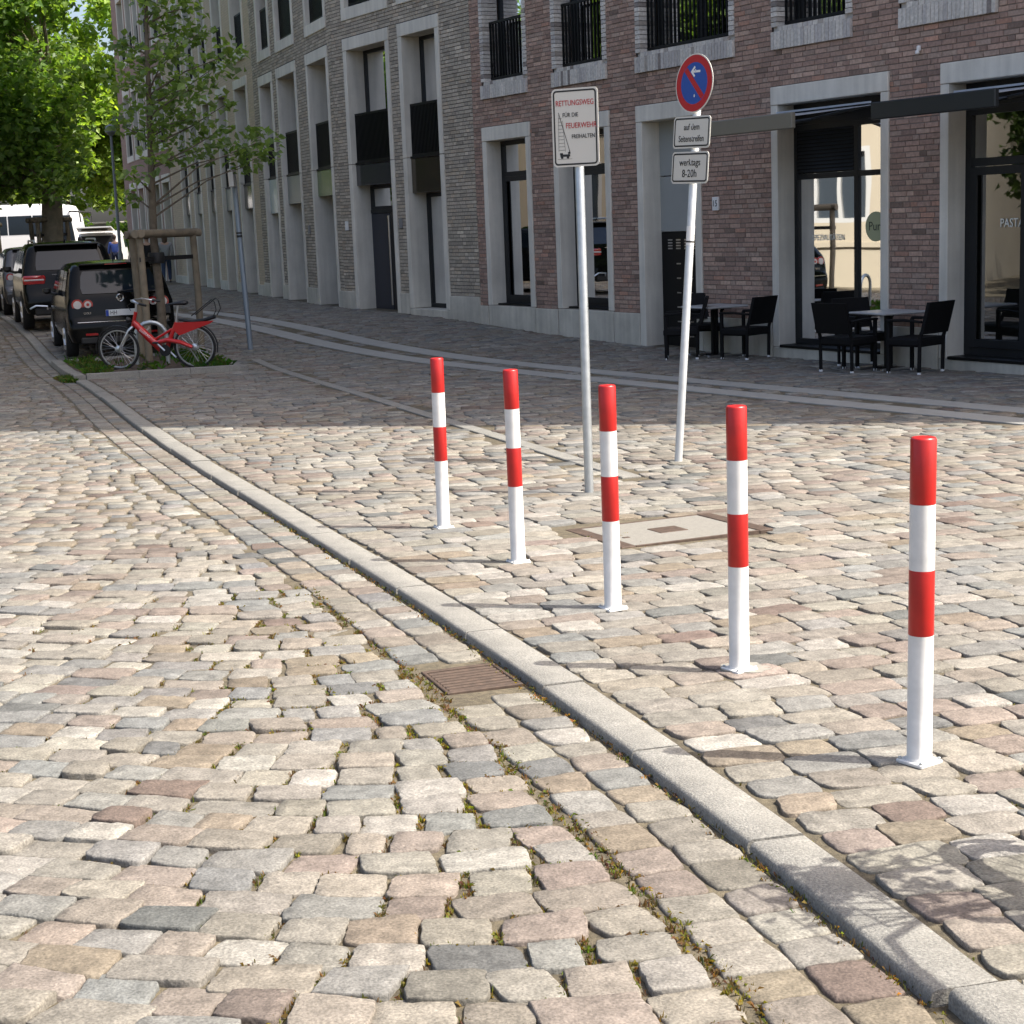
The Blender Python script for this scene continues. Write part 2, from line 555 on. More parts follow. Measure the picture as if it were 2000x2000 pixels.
v = -3.3
vb = [3.32]                       # a joint shows near the lower right corner, the nearer stone set slightly off
v = 3.32
while v > -4: v -= rnd.uniform(.8, 1.0); vb.append(v)
v = 3.32
while v < 60: v += rnd.uniform(.85, 1.1) if v < 30 else 2.0; vb.append(v)
vb.sort()
for a, b in zip(vb[:-1], vb[1:]):
    raised = .06 if (V_BED0 - .3 < a < V_BED1) else 0.0
    off = .03 if b <= 3.33 else rnd.uniform(-.006, .006)
    kerb_piece(kerb, 'kerb_stone', a + .007, b - .007, off, KW, .003 + raised + rnd.uniform(-.0035, .0025), r=.015)

# ---- road setts
gut_c = []; rows = []
RW = .172
GR_V = v_at(6.14); GR_L = .37
for r_ in range(2):
    uc = -.018 - RW * (r_ + .5)
    v = -.5 + r_ * .08
    while v < 40:
        L = rnd.uniform(.13, .21)
        if not (abs(v + L / 2 - GR_V) < GR_L / 2 + L / 2): gut_c.append((uc, v + L / 2, L))
        v += L
g = np.array(gut_c)
x, y, tx, ty = K(g[:, 0], g[:, 1])
k = keep_view(x, y); x, y, tx, ty, g = x[k], y[k], tx[k], ty[k], g[k]
o_ = np.argsort(y); x, y, tx, ty, g = x[o_], y[o_], tx[o_], ty[o_], g[o_]
N = len(x)
gut = stone_batch(x, y, tx, ty, g[:, 2] - .006, np.full(N, RW - .006) * rng.uniform(.97, 1.0, N), gz(x, y) - .028 + rng.normal(0, .0015, N),
                  colours(N) * .95, 16, [(1, -.06), (1, -.009), (.965, -.002), (.85, 0)], tilt=.008, e_lo=6, e_hi=12, jit=.015)
emit('gutter_sett', gut, road, 60, 'far_gutter_setts')


def vrow(up):
    return np.where(up < 1.1, .3 * up**2, .363 + .66 * (up - 1.1))


rc = []
vstep = .162
nrow = int(75 / vstep)
for i in range(nrow):
    v0 = -9 + i * vstep
    up = rnd.uniform(-.02, .04)
    far = v0 > 17
    while up < 12.5:
        s = .6 * min(max(up, 0), 1.1); q = math.sqrt(1 + s * s)
        L = rnd.triangular(.12, .27, .18)
        uc = up + L / q / 2
        vv = v0 + float(vrow(uc))
        if -.5 < vv < 46: rc.append((uc, vv, L, s))
        up += L / q
rc = np.array(rc)
x, y, tx, ty = K(-(rc[:, 0] + .374), rc[:, 1])
k = keep_view(x, y) & (y > 2.2)
x, y, tx, ty, rc = x[k], y[k], tx[k], ty[k], rc[k]
q = np.sqrt(1 + rc[:, 3]**2)
# direction along the row, going left and away from the kerb
ax = (-ty + rc[:, 3] * tx) / q; ay = (tx + rc[:, 3] * ty) / q
Wd = vstep / q
o_ = np.argsort(np.hypot(x, y)); x, y, ax, ay, rc, Wd = x[o_], y[o_], ax[o_], ay[o_], rc[o_], Wd[o_]
# gentle rotation noise, so that rows wander as hand-laid ones do
an = .05 * np.sin(x * 1.7 + y * .9) + .04 * np.sin(y * 2.3 - x) + rng.normal(0, .03, len(x))
ax, ay = ax * np.cos(an) - ay * np.sin(an), ax * np.sin(an) + ay * np.cos(an)
x = x + rng.normal(0, .005, len(x)); y = y + rng.normal(0, .005, len(x))
top = gz(x, y) - .027 + .004 * np.sin(x * 1.3) * np.sin(y * 1.1) + rng.normal(0, .0035, len(x))
gap = rng.uniform(.002, .011, len(x))
wide = np.clip((1.0 - rc[:, 0]) / 1.0, 0, 1) * rng.uniform(0, .026, len(x))      # more open joints close to the gutter
cc = colours(len(x))
near = np.hypot(x, y) < 9.5
Lr, Wr = rc[:, 2] - gap - wide, Wd * rng.uniform(.99, 1.06, len(x)) - gap * .6 - wide * .5
road_stones = (x.copy(), y.copy(), ax.copy(), ay.copy(), Lr.copy(), Wr.copy())


def sub(k, *a): return [b[k] for b in a]


a_ = sub(near, x, y, ax, ay, Lr, Wr, top, cc)
emit('sett', stone_batch(*a_, 24, [(1, -.05), (1, -.0065), (.986, -.002), (.955, -.0002), (.5, .0004)], tilt=.02, e_lo=6, e_hi=18, jit=.022, dome=.0005), road, 300, 'road_setts_beyond')
a_ = sub(~near, x, y, ax, ay, Lr, Wr, top, cc)
emit('sett', stone_batch(*a_, 8, [(1, -.05), (1, -.012), (.9, 0)], tilt=.02, e_lo=6, e_hi=12, jit=.02), road, 0, 'distant_road_setts')

# ---- pavement: cut-outs for the manhole, flush edging, slab bands, bed
MH_C = np.array([.885, 9.2]); MH_A = np.array([.92, .39]) / np.hypot(.92, .39); MH_L, MH_W = .96, .72
S2a, S2b = np.array([-4.1, 26.9]), np.array([.86, 11.5])
S2d = (S2b - S2a) / np.linalg.norm(S2b - S2a); S2n = np.array([S2d[1], -S2d[0]]); S2L = float(np.linalg.norm(S2b - S2a)); S2W = .15
Ba, Bb = np.array([5.9, 12.75]), np.array([-7.3, 37.6])
Bd = (Bb - Ba) / np.linalg.norm(Bb - Ba); Bn = np.array([Bd[1], -Bd[0]]); BL = float(np.linalg.norm(Bb - Ba))
if Bn[0] < 0: Bn = -Bn
B_MID = np.array([4.72, 14.95])                       # the middle of the double band goes through here


def band_t(x, y): return (x - B_MID[0]) * Bn[0] + (y - B_MID[1]) * Bn[1], (x - Ba[0]) * Bd[0] + (y - Ba[1]) * Bd[1]


pc = []
vstep = .158
for i in range(int(58 / vstep)):
    v0 = .2 + i * vstep
    u = KW + .012 + rnd.uniform(0, .02)
    while u < 17:
        L = rnd.triangular(.14, .32, .21)
        pc.append((u + L / 2, v0, L)); u += L
pc = np.array(pc)
x, y, tx, ty = K(pc[:, 0], pc[:, 1] + .03 * np.sin(pc[:, 0] * 1.4 + pc[:, 1] * .3) + .02 * np.sin(pc[:, 0] * 3.1))
k = keep_view(x, y) & (y > 2.0)
# behind the facades nothing is paved
so = (x - R_P0[0]) * R_O[0] + (y - R_P0[1]) * R_O[1]; go = (x - G_P0[0]) * G_O[0] + (y - G_P0[1]) * G_O[1]
k &= ((so > .06) | (y > 37)) & ((go > .06) | (y < 37)) & ~((so < .05) & (go < .05))
d = np.stack([x, y], -1) - MH_C
k &= ~((np.abs(d @ MH_A) < MH_L / 2 + .07) & (np.abs(d @ np.array([-MH_A[1], MH_A[0]])) < MH_W / 2 + .06))
t2 = (x - S2a[0]) * S2d[0] + (y - S2a[1]) * S2d[1]; n2 = (x - S2a[0]) * S2n[0] + (y - S2a[1]) * S2n[1]
k &= ~((np.abs(n2) < S2W / 2 + .07) & (t2 > -.1) & (t2 < S2L + .1))
bt, bs = band_t(x, y)
k &= ~((np.abs(bt + .36) < .20 + .09) | (np.abs(bt - .36) < .20 + .09))
k &= ~((pc[:, 0] < U_BED + .2) & (pc[:, 1] > V_BED0 - .06) & (pc[:, 1] < V_BED1 + .12))
BOL = [(-.405, 9.488), (.023, 8.317), (.434, 7.117), (.834, 5.974), (1.215, 4.793)]
x, y, tx, ty, pc = x[k], y[k], tx[k], ty[k], pc[k]
o_ = np.argsort(np.hypot(x, y)); x, y, tx, ty, pc = x[o_], y[o_], tx[o_], ty[o_], pc[o_]
ax, ay = ty, -tx
an = .05 * np.sin(x * 2.1 + y * .7) + rng.normal(0, .035, len(x))
ax, ay = ax * np.cos(an) - ay * np.sin(an), ax * np.sin(an) + ay * np.cos(an)
cc = colours(len(x)) * 1.02
top = gz(x, y) + .001 + rng.normal(0, .0028, len(x)) + .003 * np.sin(x * 1.1 + 1) * np.sin(y * .9)
gap = rng.uniform(.002, .009, len(x))
near = np.hypot(x, y) < 10.5
Lr, Wr = pc[:, 2] - gap, vstep * rng.uniform(.98, 1.05, len(x)) - gap * .6
pave_stones = (x.copy(), y.copy(), ax.copy(), ay.copy(), Lr.copy(), Wr.copy())
a_ = sub(near, x, y, ax, ay, Lr, Wr, top, cc)
emit('sett', stone_batch(*a_, 24, [(1, -.05), (1, -.005), (.987, -.0015), (.96, 0), (.5, .0004)], tilt=.013, e_lo=5, e_hi=11, jit=.016), pave, 300, 'pavement_setts_beyond')
a_ = sub(~near, x, y, ax, ay, Lr, Wr, top, cc)
emit('sett', stone_batch(*a_, 8, [(1, -.04), (1, -.007), (.92, 0)], tilt=.012, e_lo=5, e_hi=10, jit=.015), pave, 0, 'distant_pavement_setts')


def slab(parent, name, c, dirx, L, W, zt, m, th=.08, b=.006):
    """flat slab following the ground: c centre, dirx unit vector of its length"""
    nx, ny = -dirx[1], dirx[0]
    mb = MB(); mb.cham(-L/2, L/2, -W/2, W/2, -th, 0, b)
    V = []
    for (a, q_, z) in mb.v:
        X = c[0] + a*dirx[0] + q_*nx; Y = c[1] + a*dirx[1] + q_*ny
        V.append((X, Y, g1(X, Y) + zt + z))
    mb.v = V
    return mb.build(name, m, parent)


edging = tag(empty('flush_edging'), None, None, None, 'structure')
t = 0
while t < S2L - .2:
    L = min(rnd.uniform(.9, 1.05), S2L - t)
    c = S2a + S2d * (t + L / 2)
    slab(edging, 'edging_stone', c, S2d, L - .008, S2W, .004, M_KERB); t += L
bands = tag(empty('slab_band'), None, None, None, 'structure')
for sgn in (-1, 1):
    t = -.5
    while t < BL:
        L = .8
        b0 = Ba + Bd * (t + L / 2)
        off = (B_MID - Ba) - Bd * float((B_MID - Ba) @ Bd)
        c = b0 + off + Bn * (.36 * sgn)
        slab(bands, 'paving_slab', c, Bd, L - .007, .385, .003, M_SLAB, b=.004); t += L

# ---- manhole cover set in the pavement
mh = empty('manhole_cover', (MH_C[0], MH_C[1], g1(*MH_C)), math.atan2(MH_A[1], MH_A[0]),
           'rectangular concrete filled manhole cover with rusty frame behind the bollards', 'manhole cover')
mh.rotation_euler = (-.022, .0, math.atan2(MH_A[1], MH_A[0]))
mb = MB()
for sx in (-1, 1): mb.cham(sx*(MH_L/2 - .045) - .045, sx*(MH_L/2 - .045) + .045, -MH_W/2, MH_W/2, -.08, .0035, .004)
for sy in (-1, 1): mb.cham(-MH_L/2 + .091, MH_L/2 - .091, sy*(MH_W/2 - .008) - .008, sy*(MH_W/2 - .008) + .008, -.08, .003, .002)
mb.build('iron_frame', M_RUST, mh)
mb = MB(); mb.cham(-MH_L/2 + .093, MH_L/2 - .093, -MH_W/2 + .018, MH_W/2 - .018, -.08, .0, .004)
mb.build('concrete_lid', mat('lid_concrete', (.19, .18, .155), .85, var=.1, scale=40, speck=.15, bump=.001, bscale=150), mh)
mb = MB(); mb.cham(-.09, .09, -.085, .085, -.02, .0032, .003)
mb.build('lifting_plate', M_RUST, mh)
mb = MB(); mb.cham(-.33, -.29, -.10, -.07, -.02, .003, .002); mb.build('key_hole', M_RUST, mh)

# ---- drain grate in the gutter
gx_, gy_, gtx, gty = K(-.166, GR_V)
gr = empty('drain_grate', (float(gx_), float(gy_), g1(gx_, gy_) - .032), math.atan2(-gtx, gty),
           'rusty slotted iron drain grate in the gutter beside the kerb', 'drain')
gr.rotation_euler = (-.022, 0, math.atan2(-float(gtx), float(gty)))
mb = MB(); W2, L2 = .15, .18
mb.cham(-W2, W2, -L2, -L2 + .022, -.05, .004, .003); mb.cham(-W2, W2, L2 - .022, L2, -.05, .004, .003)
mb.cham(-W2, -W2 + .016, -L2 + .0225, L2 - .0225, -.05, .0035, .003); mb.cham(W2 - .016, W2, -L2 + .0225, L2 - .0225, -.05, .0035, .003)
mb.build('grate_frame', M_RUST, gr)
for i in range(8):
    yb = -L2 + .045 + i * (2 * L2 - .09) / 7
    mb = MB(); mb.cham(-W2 + .0165, W2 - .0165, yb - .0105, yb + .0105, -.04, .002, .004); mb.build('bar', M_RUST, gr)
for xb in (-.06, .06):
    mb = MB(); mb.box(xb - .014, xb + .014, -L2 + .022, L2 - .022, -.045, -.010); mb.build('cross_rib', M_RUST, gr)
mb = MB(); mb.box(-W2, W2, -L2, L2, -.35, -.3); mb.build('sump', mat('sump_dark', (.02, .018, .015), .9), gr)

# ---- moss, blades and dry litter in the joints
def in_stone(px, py, S, grow=.004):
    X, Y, A, B, Lh, Wh = S
    hit = np.zeros(len(px), bool)
    for i0 in range(0, len(px), 400):
        p = slice(i0, i0 + 400)
        dx = px[p, None] - X[None]; dy = py[p, None] - Y[None]
        u_ = np.abs(dx * A + dy * B); w_ = np.abs(-dx * B + dy * A)
        hit[p] = ((u_ < Lh / 2 - .004 + grow) & (w_ < Wh / 2 - .004 + grow)).any(1)
    return hit


def tufts(name, P, Z, hmin, hmax, nb, cols_, label, cat=None, flat=False, parent=None):
    V = []; C = []; n = 0
    for (px, py), z in zip(P, Z):
        c0 = cols_[rnd.randrange(len(cols_))]
        for b in range(rnd.randint(max(1, nb - 2), nb + 2)):
            a = rnd.uniform(0, 6.283); l = rnd.uniform(hmin, hmax); w_ = rnd.uniform(.0012, .0032) * (l / .02)**.5
            ox, oy = px + rnd.gauss(0, .005), py + rnd.gauss(0, .005)
            lean = rnd.uniform(.2, 1.0)
            dx, dy = math.cos(a), math.sin(a)
            zz = z
            V += [(ox - dy*w_, oy + dx*w_, zz), (ox + dy*w_, oy - dx*w_, zz),
                  (ox + dx*l*lean*.45 + dy*w_*.9, oy + dy*l*lean*.45 - dx*w_*.9, zz + l*.6), (ox + dx*l*lean, oy + dy*l*lean, zz + l*(1.1 - lean*.75))]
            cv = [k_ * rnd.uniform(.7, 1.3) for k_ in c0]
            C += [cv] * 4; n += 1
    V = np.array(V); a4 = np.arange(n) * 4
    lp = np.stack([a4, a4 + 1, a4 + 2, a4, a4 + 2, a4 + 3], -1).ravel()
    o = npmesh(name, V, lp, np.full(2 * n, 3), leafmat('moss_leaf', .15), parent, np.array(C), smooth=False)
    return tag(o, label, cat, None, 'stuff')


MOSSC = [(.13, .12, .03), (.09, .10, .025), (.15, .11, .045), (.11, .075, .04), (.19, .16, .05), (.14, .09, .045), (.085, .06, .03)]
near_r = np.hypot(road_stones[0], road_stones[1]) < 9
SR = tuple(a[near_r] for a in road_stones)
n_ = 60000
uu = rng.uniform(-3.4, -.33, n_); vv = rng.uniform(1.5, 8.5, n_)
dens = np.clip(1.15 - (np.abs(uu + .75)) / 1.1, .10, 1) * np.clip(1.25 - vv / 9.5, .2, 1)
k = rng.uniform(0, 1, n_) < dens
px_, py_, _, _ = K(uu[k], vv[k])
k = ~in_stone(px_, py_, SR); px_, py_ = px_[k][:9000], py_[k][:9000]
tufts('joint_moss', list(zip(px_, py_)), gz(px_, py_) - .039, .009, .026, 5, MOSSC, 'mossy growth and dry litter in the road joints', 'moss')
near_p = np.hypot(pave_stones[0], pave_stones[1]) < 9
SP = tuple(a[near_p] for a in pave_stones)
n_ = 9000
uu = rng.uniform(KW, 3.0, n_); vv = rng.uniform(1.6, 9, n_)
k = rng.uniform(0, 1, n_) < .28
px_, py_, _, _ = K(uu[k], vv[k])
k = ~in_stone(px_, py_, SP); px_, py_ = px_[k][:700], py_[k][:700]
tufts('pavement_moss', list(zip(px_, py_)), gz(px_, py_) - .011, .006, .018, 3, MOSSC, 'small green weeds in the pavement joints', 'moss')
# litter along the kerb foot
n_ = 900
vv = rng.uniform(1.4, 11, n_); uu = rng.normal(-.012, .018, n_)
px_, py_, _, _ = K(uu, vv)
tufts('kerb_litter', list(zip(px_, py_)), gz(px_, py_) - .031, .006, .02, 3, MOSSC + [(.3, .17, .05)], 'dry leaves and weeds along the kerb foot', 'litter')
# ------------------------------------------------------------------ buildings
M_CONC = mat('precast_concrete', (.72, .68, .59), .8, var=.05, scale=1.2, speck=.05, stain=.18, stain_scale=1.1, streak=.16, bump=.0008, bscale=150)
M_PLINTH = mat('plinth_concrete', (.60, .565, .48), .85, var=.08, scale=2, speck=.07, stain=.3, stain_scale=1.4, streak=.18, bump=.001, bscale=120)
M_BRICK = mat('clinker_brick', attr=True, rough=.85, var=.22, scale=26, bump=.002, bscale=90, spec=.3)
M_MORT_R = mat('mortar_brown', (.20, .165, .14), .95, var=.2, scale=20)
M_MORT_G = mat('mortar_dark', (.10, .094, .085), .95, var=.2, scale=20)
M_ANTH = mat('anthracite_metal', (.014, .016, .018), .45, spec=.3, var=.15, scale=3)
M_BLACK = mat('black_railing', (.004, .0045, .005), .5, spec=.25)
M_GLASS = glass('window_glass', (.62, .68, .68), 1.42)
M_DGLASS = glass('dark_glass', (.40, .44, .45), 1.6)
M_FROST = mat('frosted_film', (.30, .36, .36), .6)
M_STEEL = mat('brushed_steel', (.55, .55, .55), .3, metal=1.0)
M_WHITE = mat('white_paint', (.74, .74, .72), .5, var=.04, scale=3)
M_ROOF = mat('roof_felt', (.12, .12, .12), .9)


def facade_root(name, P0, az, label, cat='building'):
    u = (math.sin(az), math.cos(az))
    return empty(name, (P0[0], P0[1], 0), math.atan2(u[1], u[0]), label, cat)


def holed(mb, s0, s1, z0, z1, holes, out=0.0):
    S = sorted({s0, s1, *[min(max(h[i], s0), s1) for h in holes for i in (0, 1)]})
    Z = sorted({z0, z1, *[min(max(h[i], z0), z1) for h in holes for i in (2, 3)]})
    for a, b in zip(S[:-1], S[1:]):
        for c, d in zip(Z[:-1], Z[1:]):
            m_, n_ = (a + b) / 2, (c + d) / 2
            if any(h[0] < m_ < h[1] and h[2] < n_ < h[3] for h in holes): continue
            mb.quad((a, out, c), (b, out, c), (b, out, d), (a, out, d))


def bricks(root, s0, s1, z0, z1, holes, pal, singles, P0, U, O, stuff_name, zcut=None, course=.07, blen=.252, rough=.004, tint=(2.85, 2.43, 2.08)):
    """every brick is a small slab proud of the mortar bed"""
    rows_ = []
    z = z0
    i = 0
    while z < z1 - .01:
        zc = z + course / 2
        iv = [(s0, s1)]
        for h in holes:
            if h[2] < zc < h[3]:
                nw = []
                for a, b in iv:
                    if h[1] <= a or h[0] >= b: nw.append((a, b)); continue
                    if h[0] > a: nw.append((a, h[0]))
                    if h[1] < b: nw.append((h[1], b))
                iv = nw
        off = rnd.choice((0, .25, .5, .75)) * blen if i % 2 else rnd.choice((.5, 0.1, .35)) * blen
        for a, b in iv:
            s = a - off if off < blen * .8 else a
            while s < b:
                l = blen if rnd.random() > .3 else blen * .5
                x0, x1 = max(s, a) + .005, min(s + l, b) - .005
                if x1 - x0 > .025: rows_.append((x0, x1, z + .005, z + course - .005))
                s += l
        z += course; i += 1
    A = np.array(rows_)
    N = len(A)
    pr = rng.uniform(.005, .005 + rough * 2, N)
    V = np.zeros((N, 8, 3))
    for k_, (xi, yi, zi) in enumerate([(0, 0, 2), (1, 0, 2), (1, 0, 3), (0, 0, 3), (0, 1, 2), (1, 1, 2), (1, 1, 3), (0, 1, 3)]):
        ins = .003 if yi else 0
        V[:, k_, 0] = A[:, xi] + (ins if xi == 0 else -ins); V[:, k_, 2] = A[:, zi] + (ins if zi == 2 else -ins)
        V[:, k_, 1] = pr if yi else -.004
    V[:, 4:, 0] += rng.normal(0, .0012, (N, 4)); V[:, 4:, 2] += rng.normal(0, .0012, (N, 4))
    F = [(4, 5, 6, 7), (0, 1, 5, 4), (1, 2, 6, 5), (2, 3, 7, 6), (3, 0, 4, 7)]
    F = [f[::-1] for f in F]
    lp = np.array(F).ravel(); tt = np.full(5, 4)
    p_ = np.array([p for p, _ in pal]); w_ = np.array([q for _, q in pal], float); w_ /= w_.sum()
    p_ = p_ * .68 + (p_ * w_[:, None]).sum(0) * .32
    c = np.array(tint) * p_[rng.choice(len(p_), N, p=w_)] * (1 + rng.normal(0, .10, (N, 1)))
    cen = V[:, 4:].mean(1)
    W3 = np.stack([P0[0] + cen[:, 0]*U[0] + cen[:, 1]*O[0], P0[1] + cen[:, 0]*U[1] + cen[:, 1]*O[1], cen[:, 2]], -1)
    px, py, d = proj(W3)
    score = np.where((px > 0) & (px < 2000) & (py > 0), (A[:, 1] - A[:, 0]) / d**2, 0)
    o_ = np.argsort(-score)
    V, c = V[o_], c[o_]
    C = np.repeat(c[:, None], 8, 1)
    for k_ in range(singles):
        npmesh('brick', V[k_], lp, tt, M_BRICK, root, C[k_], smooth=False)
    r = N - singles
    if r > 0:
        npmesh(stuff_name, V[singles:].reshape(-1, 3), (lp[None] + (np.arange(r) * 8)[:, None]).ravel(), np.tile(tt, r), M_BRICK, root,
               C[singles:].reshape(-1, 3), smooth=False, kind='stuff')


def bar_frame(mb, s0, s1, z0, z1, o0, o1, fr=.07, mull=(), trans=()):
    mb.box(s0, s0 + fr, o0, o1, z0, z1); mb.box(s1 - fr, s1, o0, o1, z0, z1)
    mb.box(s0 + fr, s1 - fr, o0, o1 - .001, z0, z0 + fr); mb.box(s0 + fr, s1 - fr, o0, o1 - .001, z1 - fr, z1)
    for q in mull: mb.box(q - fr * .5, q + fr * .5, o0, o1 - .002, z0 + fr, z1 - fr)
    for q in trans: mb.box(s0 + fr, s1 - fr, o0, o1 - .004, q - fr * .5, q + fr * .5)


def window(root, s0, s1, z0, z1, out, fr=.07, mull=(), trans=(), gm=None, film=None, m=None, name='window'):
    mb = MB(); bar_frame(mb, s0, s1, z0, z1, out - .06, out, fr, mull, trans)
    w_ = mb.build(name, m or M_ANTH, root)
    cuts_s = [s0 + fr] + sorted(mull) + [s1 - fr]; cuts_z = [z0 + fr] + sorted(trans) + [z1 - fr]
    for i in range(len(cuts_s) - 1):
        for j in range(len(cuts_z) - 1):
            a = cuts_s[i] + (fr * .45 if i else 0); b = cuts_s[i+1] - (fr * .45 if i < len(cuts_s) - 2 else 0)
            c = cuts_z[j] + (fr * .45 if j else 0); d = cuts_z[j+1] - (fr * .45 if j < len(cuts_z) - 2 else 0)
            mb = MB(); mb.quad((a, out - .035, c), (b, out - .035, c), (b, out - .035, d), (a, out - .035, d))
            mb.build('pane', gm or M_GLASS, w_, recalc=False)
    if film:
        for (a, b, c, d, fm) in film:
            mb = MB(); mb.box(a, b, out - .052, out - .044, c, d); mb.build('film', fm, w_)
    return w_


def cframe(root, s0, s1, z0, z1, jw=.15, lh=.25, depth=.30, proud=.03, sill=0.0, m=None, joint=None):
    """precast concrete surround: lintel on two jambs, optional sill"""
    m = m or M_CONC
    mb = MB(); mb.cham(s0, s1, -depth - .08, proud + .006, z1 - lh, z1, .008); mb.build('lintel', m, root)
    for a, b in ((s0, s0 + jw), (s1 - jw, s1)):
        if joint:
            mb = MB(); mb.cham(a, b, -depth - .08, proud, z0, joint - .006, .006); mb.build('jamb', m, root)
            mb = MB(); mb.cham(a, b, -depth - .08, proud, joint + .006, z1 - lh - .004, .006); mb.build('jamb', m, root)
        else:
            mb = MB(); mb.cham(a, b, -depth - .08, proud, z0, z1 - lh - .004, .006); mb.build('jamb', m, root)
    if sill:
        mb = MB(); mb.cham(s0 - .0, s1 + .0, -depth - .08, proud + .008, z0 - sill, z0 - .003, .008); mb.build('sill', m, root)


def railing(root, s0, s1, z0, z1, out, step=.105, bar=.016, solid=False):
    mb = MB()
    mb.box(s0, s1, out - .02, out + .02, z1 - .045, z1); mb.box(s0, s1, out - .02, out + .02, z0, z0 + .04)
    n = max(2, int((s1 - s0) / step))
    for i in range(n + 1):
        q = s0 + .012 + (s1 - s0 - .024) * i / n
        mb.box(q - bar / 2, q + bar / 2, out - .018, out + .018, z0 + .04, z1 - .045)
    return mb.build('railing', M_BLACK, root)


PAL_R = [((.132, .103, .094), 10), ((.112, .088, .082), 8), ((.155, .125, .114), 6), ((.10, .081, .078), 5), ((.18, .152, .138), 2.0), ((.05, .044, .042), .9), ((.155, .10, .083), 1.6), ((.128, .114, .108), 5)]
PAL_G = [((.125, .118, .108), 10), ((.105, .10, .093), 7), ((.15, .14, .128), 5), ((.135, .118, .10), 4), ((.19, .18, .165), .7)]
PAL_L = [((.58, .55, .50), 10), ((.50, .47, .44), 5), ((.64, .60, .54), 6), ((.40, .36, .32), 1.6), ((.26, .23, .21), .9)]
S_C = 18.348
HGT = 21.5      # the brown house and the near half of the grey one
HLO = 12.5      # the rest of the row is lower

# ================= brown brick house on the right
bR = facade_root('brown_brick_building', R_P0, R_AZ, 'large brown brick building with concrete framed shop windows behind the parked chairs')
S_R0, S_R1 = -9.1, 12.12
UW = [(-10.0, -9.9), (-4.3, -2.6), (-.88, .79), (1.67, 3.34), (4.19, 6.71), (7.55, 9.24), (10.09, 11.74)][1:]
GW = {'w1': (10.06, 11.78), 'w2': (7.52, 9.28), 'door': (5.05, 6.74), 'shop1': (.97, 3.36), 'shop2': (-2.45, .04), 'shop3': (-6.6, -3.9)}
holesR = [(a, b, 3.79, 6.6) for a, b in UW]
holesR += [(GW['w1'][0], GW['w1'][1], .02, 3.28), (GW['w2'][0], GW['w2'][1], .02, 3.28), (*GW['door'], -.8, 3.28)]
holesR += [(*GW[k_], -.8, 3.28) for k_ in ('shop1', 'shop2', 'shop3')]
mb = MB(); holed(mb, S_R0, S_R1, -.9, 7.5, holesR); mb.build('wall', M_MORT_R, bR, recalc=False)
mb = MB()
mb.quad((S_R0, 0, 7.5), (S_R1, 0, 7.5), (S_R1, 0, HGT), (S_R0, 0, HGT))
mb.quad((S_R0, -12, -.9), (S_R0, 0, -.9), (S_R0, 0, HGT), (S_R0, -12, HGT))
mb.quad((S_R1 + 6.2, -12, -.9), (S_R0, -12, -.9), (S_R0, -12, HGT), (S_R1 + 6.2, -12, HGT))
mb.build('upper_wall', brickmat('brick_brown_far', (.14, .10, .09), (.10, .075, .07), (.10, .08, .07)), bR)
mb = MB(); mb.box(S_R0 - .1, S_C, -12.1, .12, HGT + .002, HGT + .4); mb.build('roof', M_ROOF, bR)
bricks(bR, -4.5, S_R1, .0, 7.0, holesR, PAL_R, 300, R_P0, R_U, R_O, 'brickwork')
# plinth slabs between and below the openings
for a, b, zt in ((11.79, S_R1, 0.0), (10.07, 11.77, .012), (9.29, 10.05, 0), (7.53, 9.27, .012), (6.75, 7.51, 0), (3.37, 5.04, 0), (.05, .96, 0), (-3.89, -2.46, 0), (S_R0, -6.61, 0)):
    mb = MB(); mb.cham(a + .004, b - .004, -.2, .035 if zt == 0 else .03, -1.0, zt, .006); mb.build('plinth_slab', M_PLINTH, bR)
for key in ('shop1', 'shop2', 'shop3'):
    a, b = GW[key]
    mb = MB(); mb.cham(a + .003, b - .003, -.33, .032, -1.0, -.385, .006); mb.build('plinth_slab', M_PLINTH, bR)
    mb = MB(); mb.cham(a + .17, b - .17, -.33, .05, -.384, -.345, .006); mb.build('threshold', M_BLACK, bR)
for key in ('w1', 'w2'):
    a, b = GW[key]; cframe(bR, a, b, .02, 3.28, .15, .25, .28)
    mid = a + .17 + .45
    window(bR, a + .15, b - .15, .03, 3.03, -.28, .085, (), (2.42,), film=[(a + .32, b - .60, .16, 1.32, M_FROST)] if key == 'w1' else
           [(a + .32, b - .5, .16, 2.1, mat('blind_white', (.40, .43, .42), .7))])
    mb = MB(); bar_frame(mb, a + .235, b - .235, .115, 2.375, -.285, -.262, .085); mb.build('casement', M_ANTH, bR)
    mb = MB(); mb.box(a + .13, b - .13, -.30, -.10, .021, .05); mb.build('window_ledge', M_BLACK, bR)
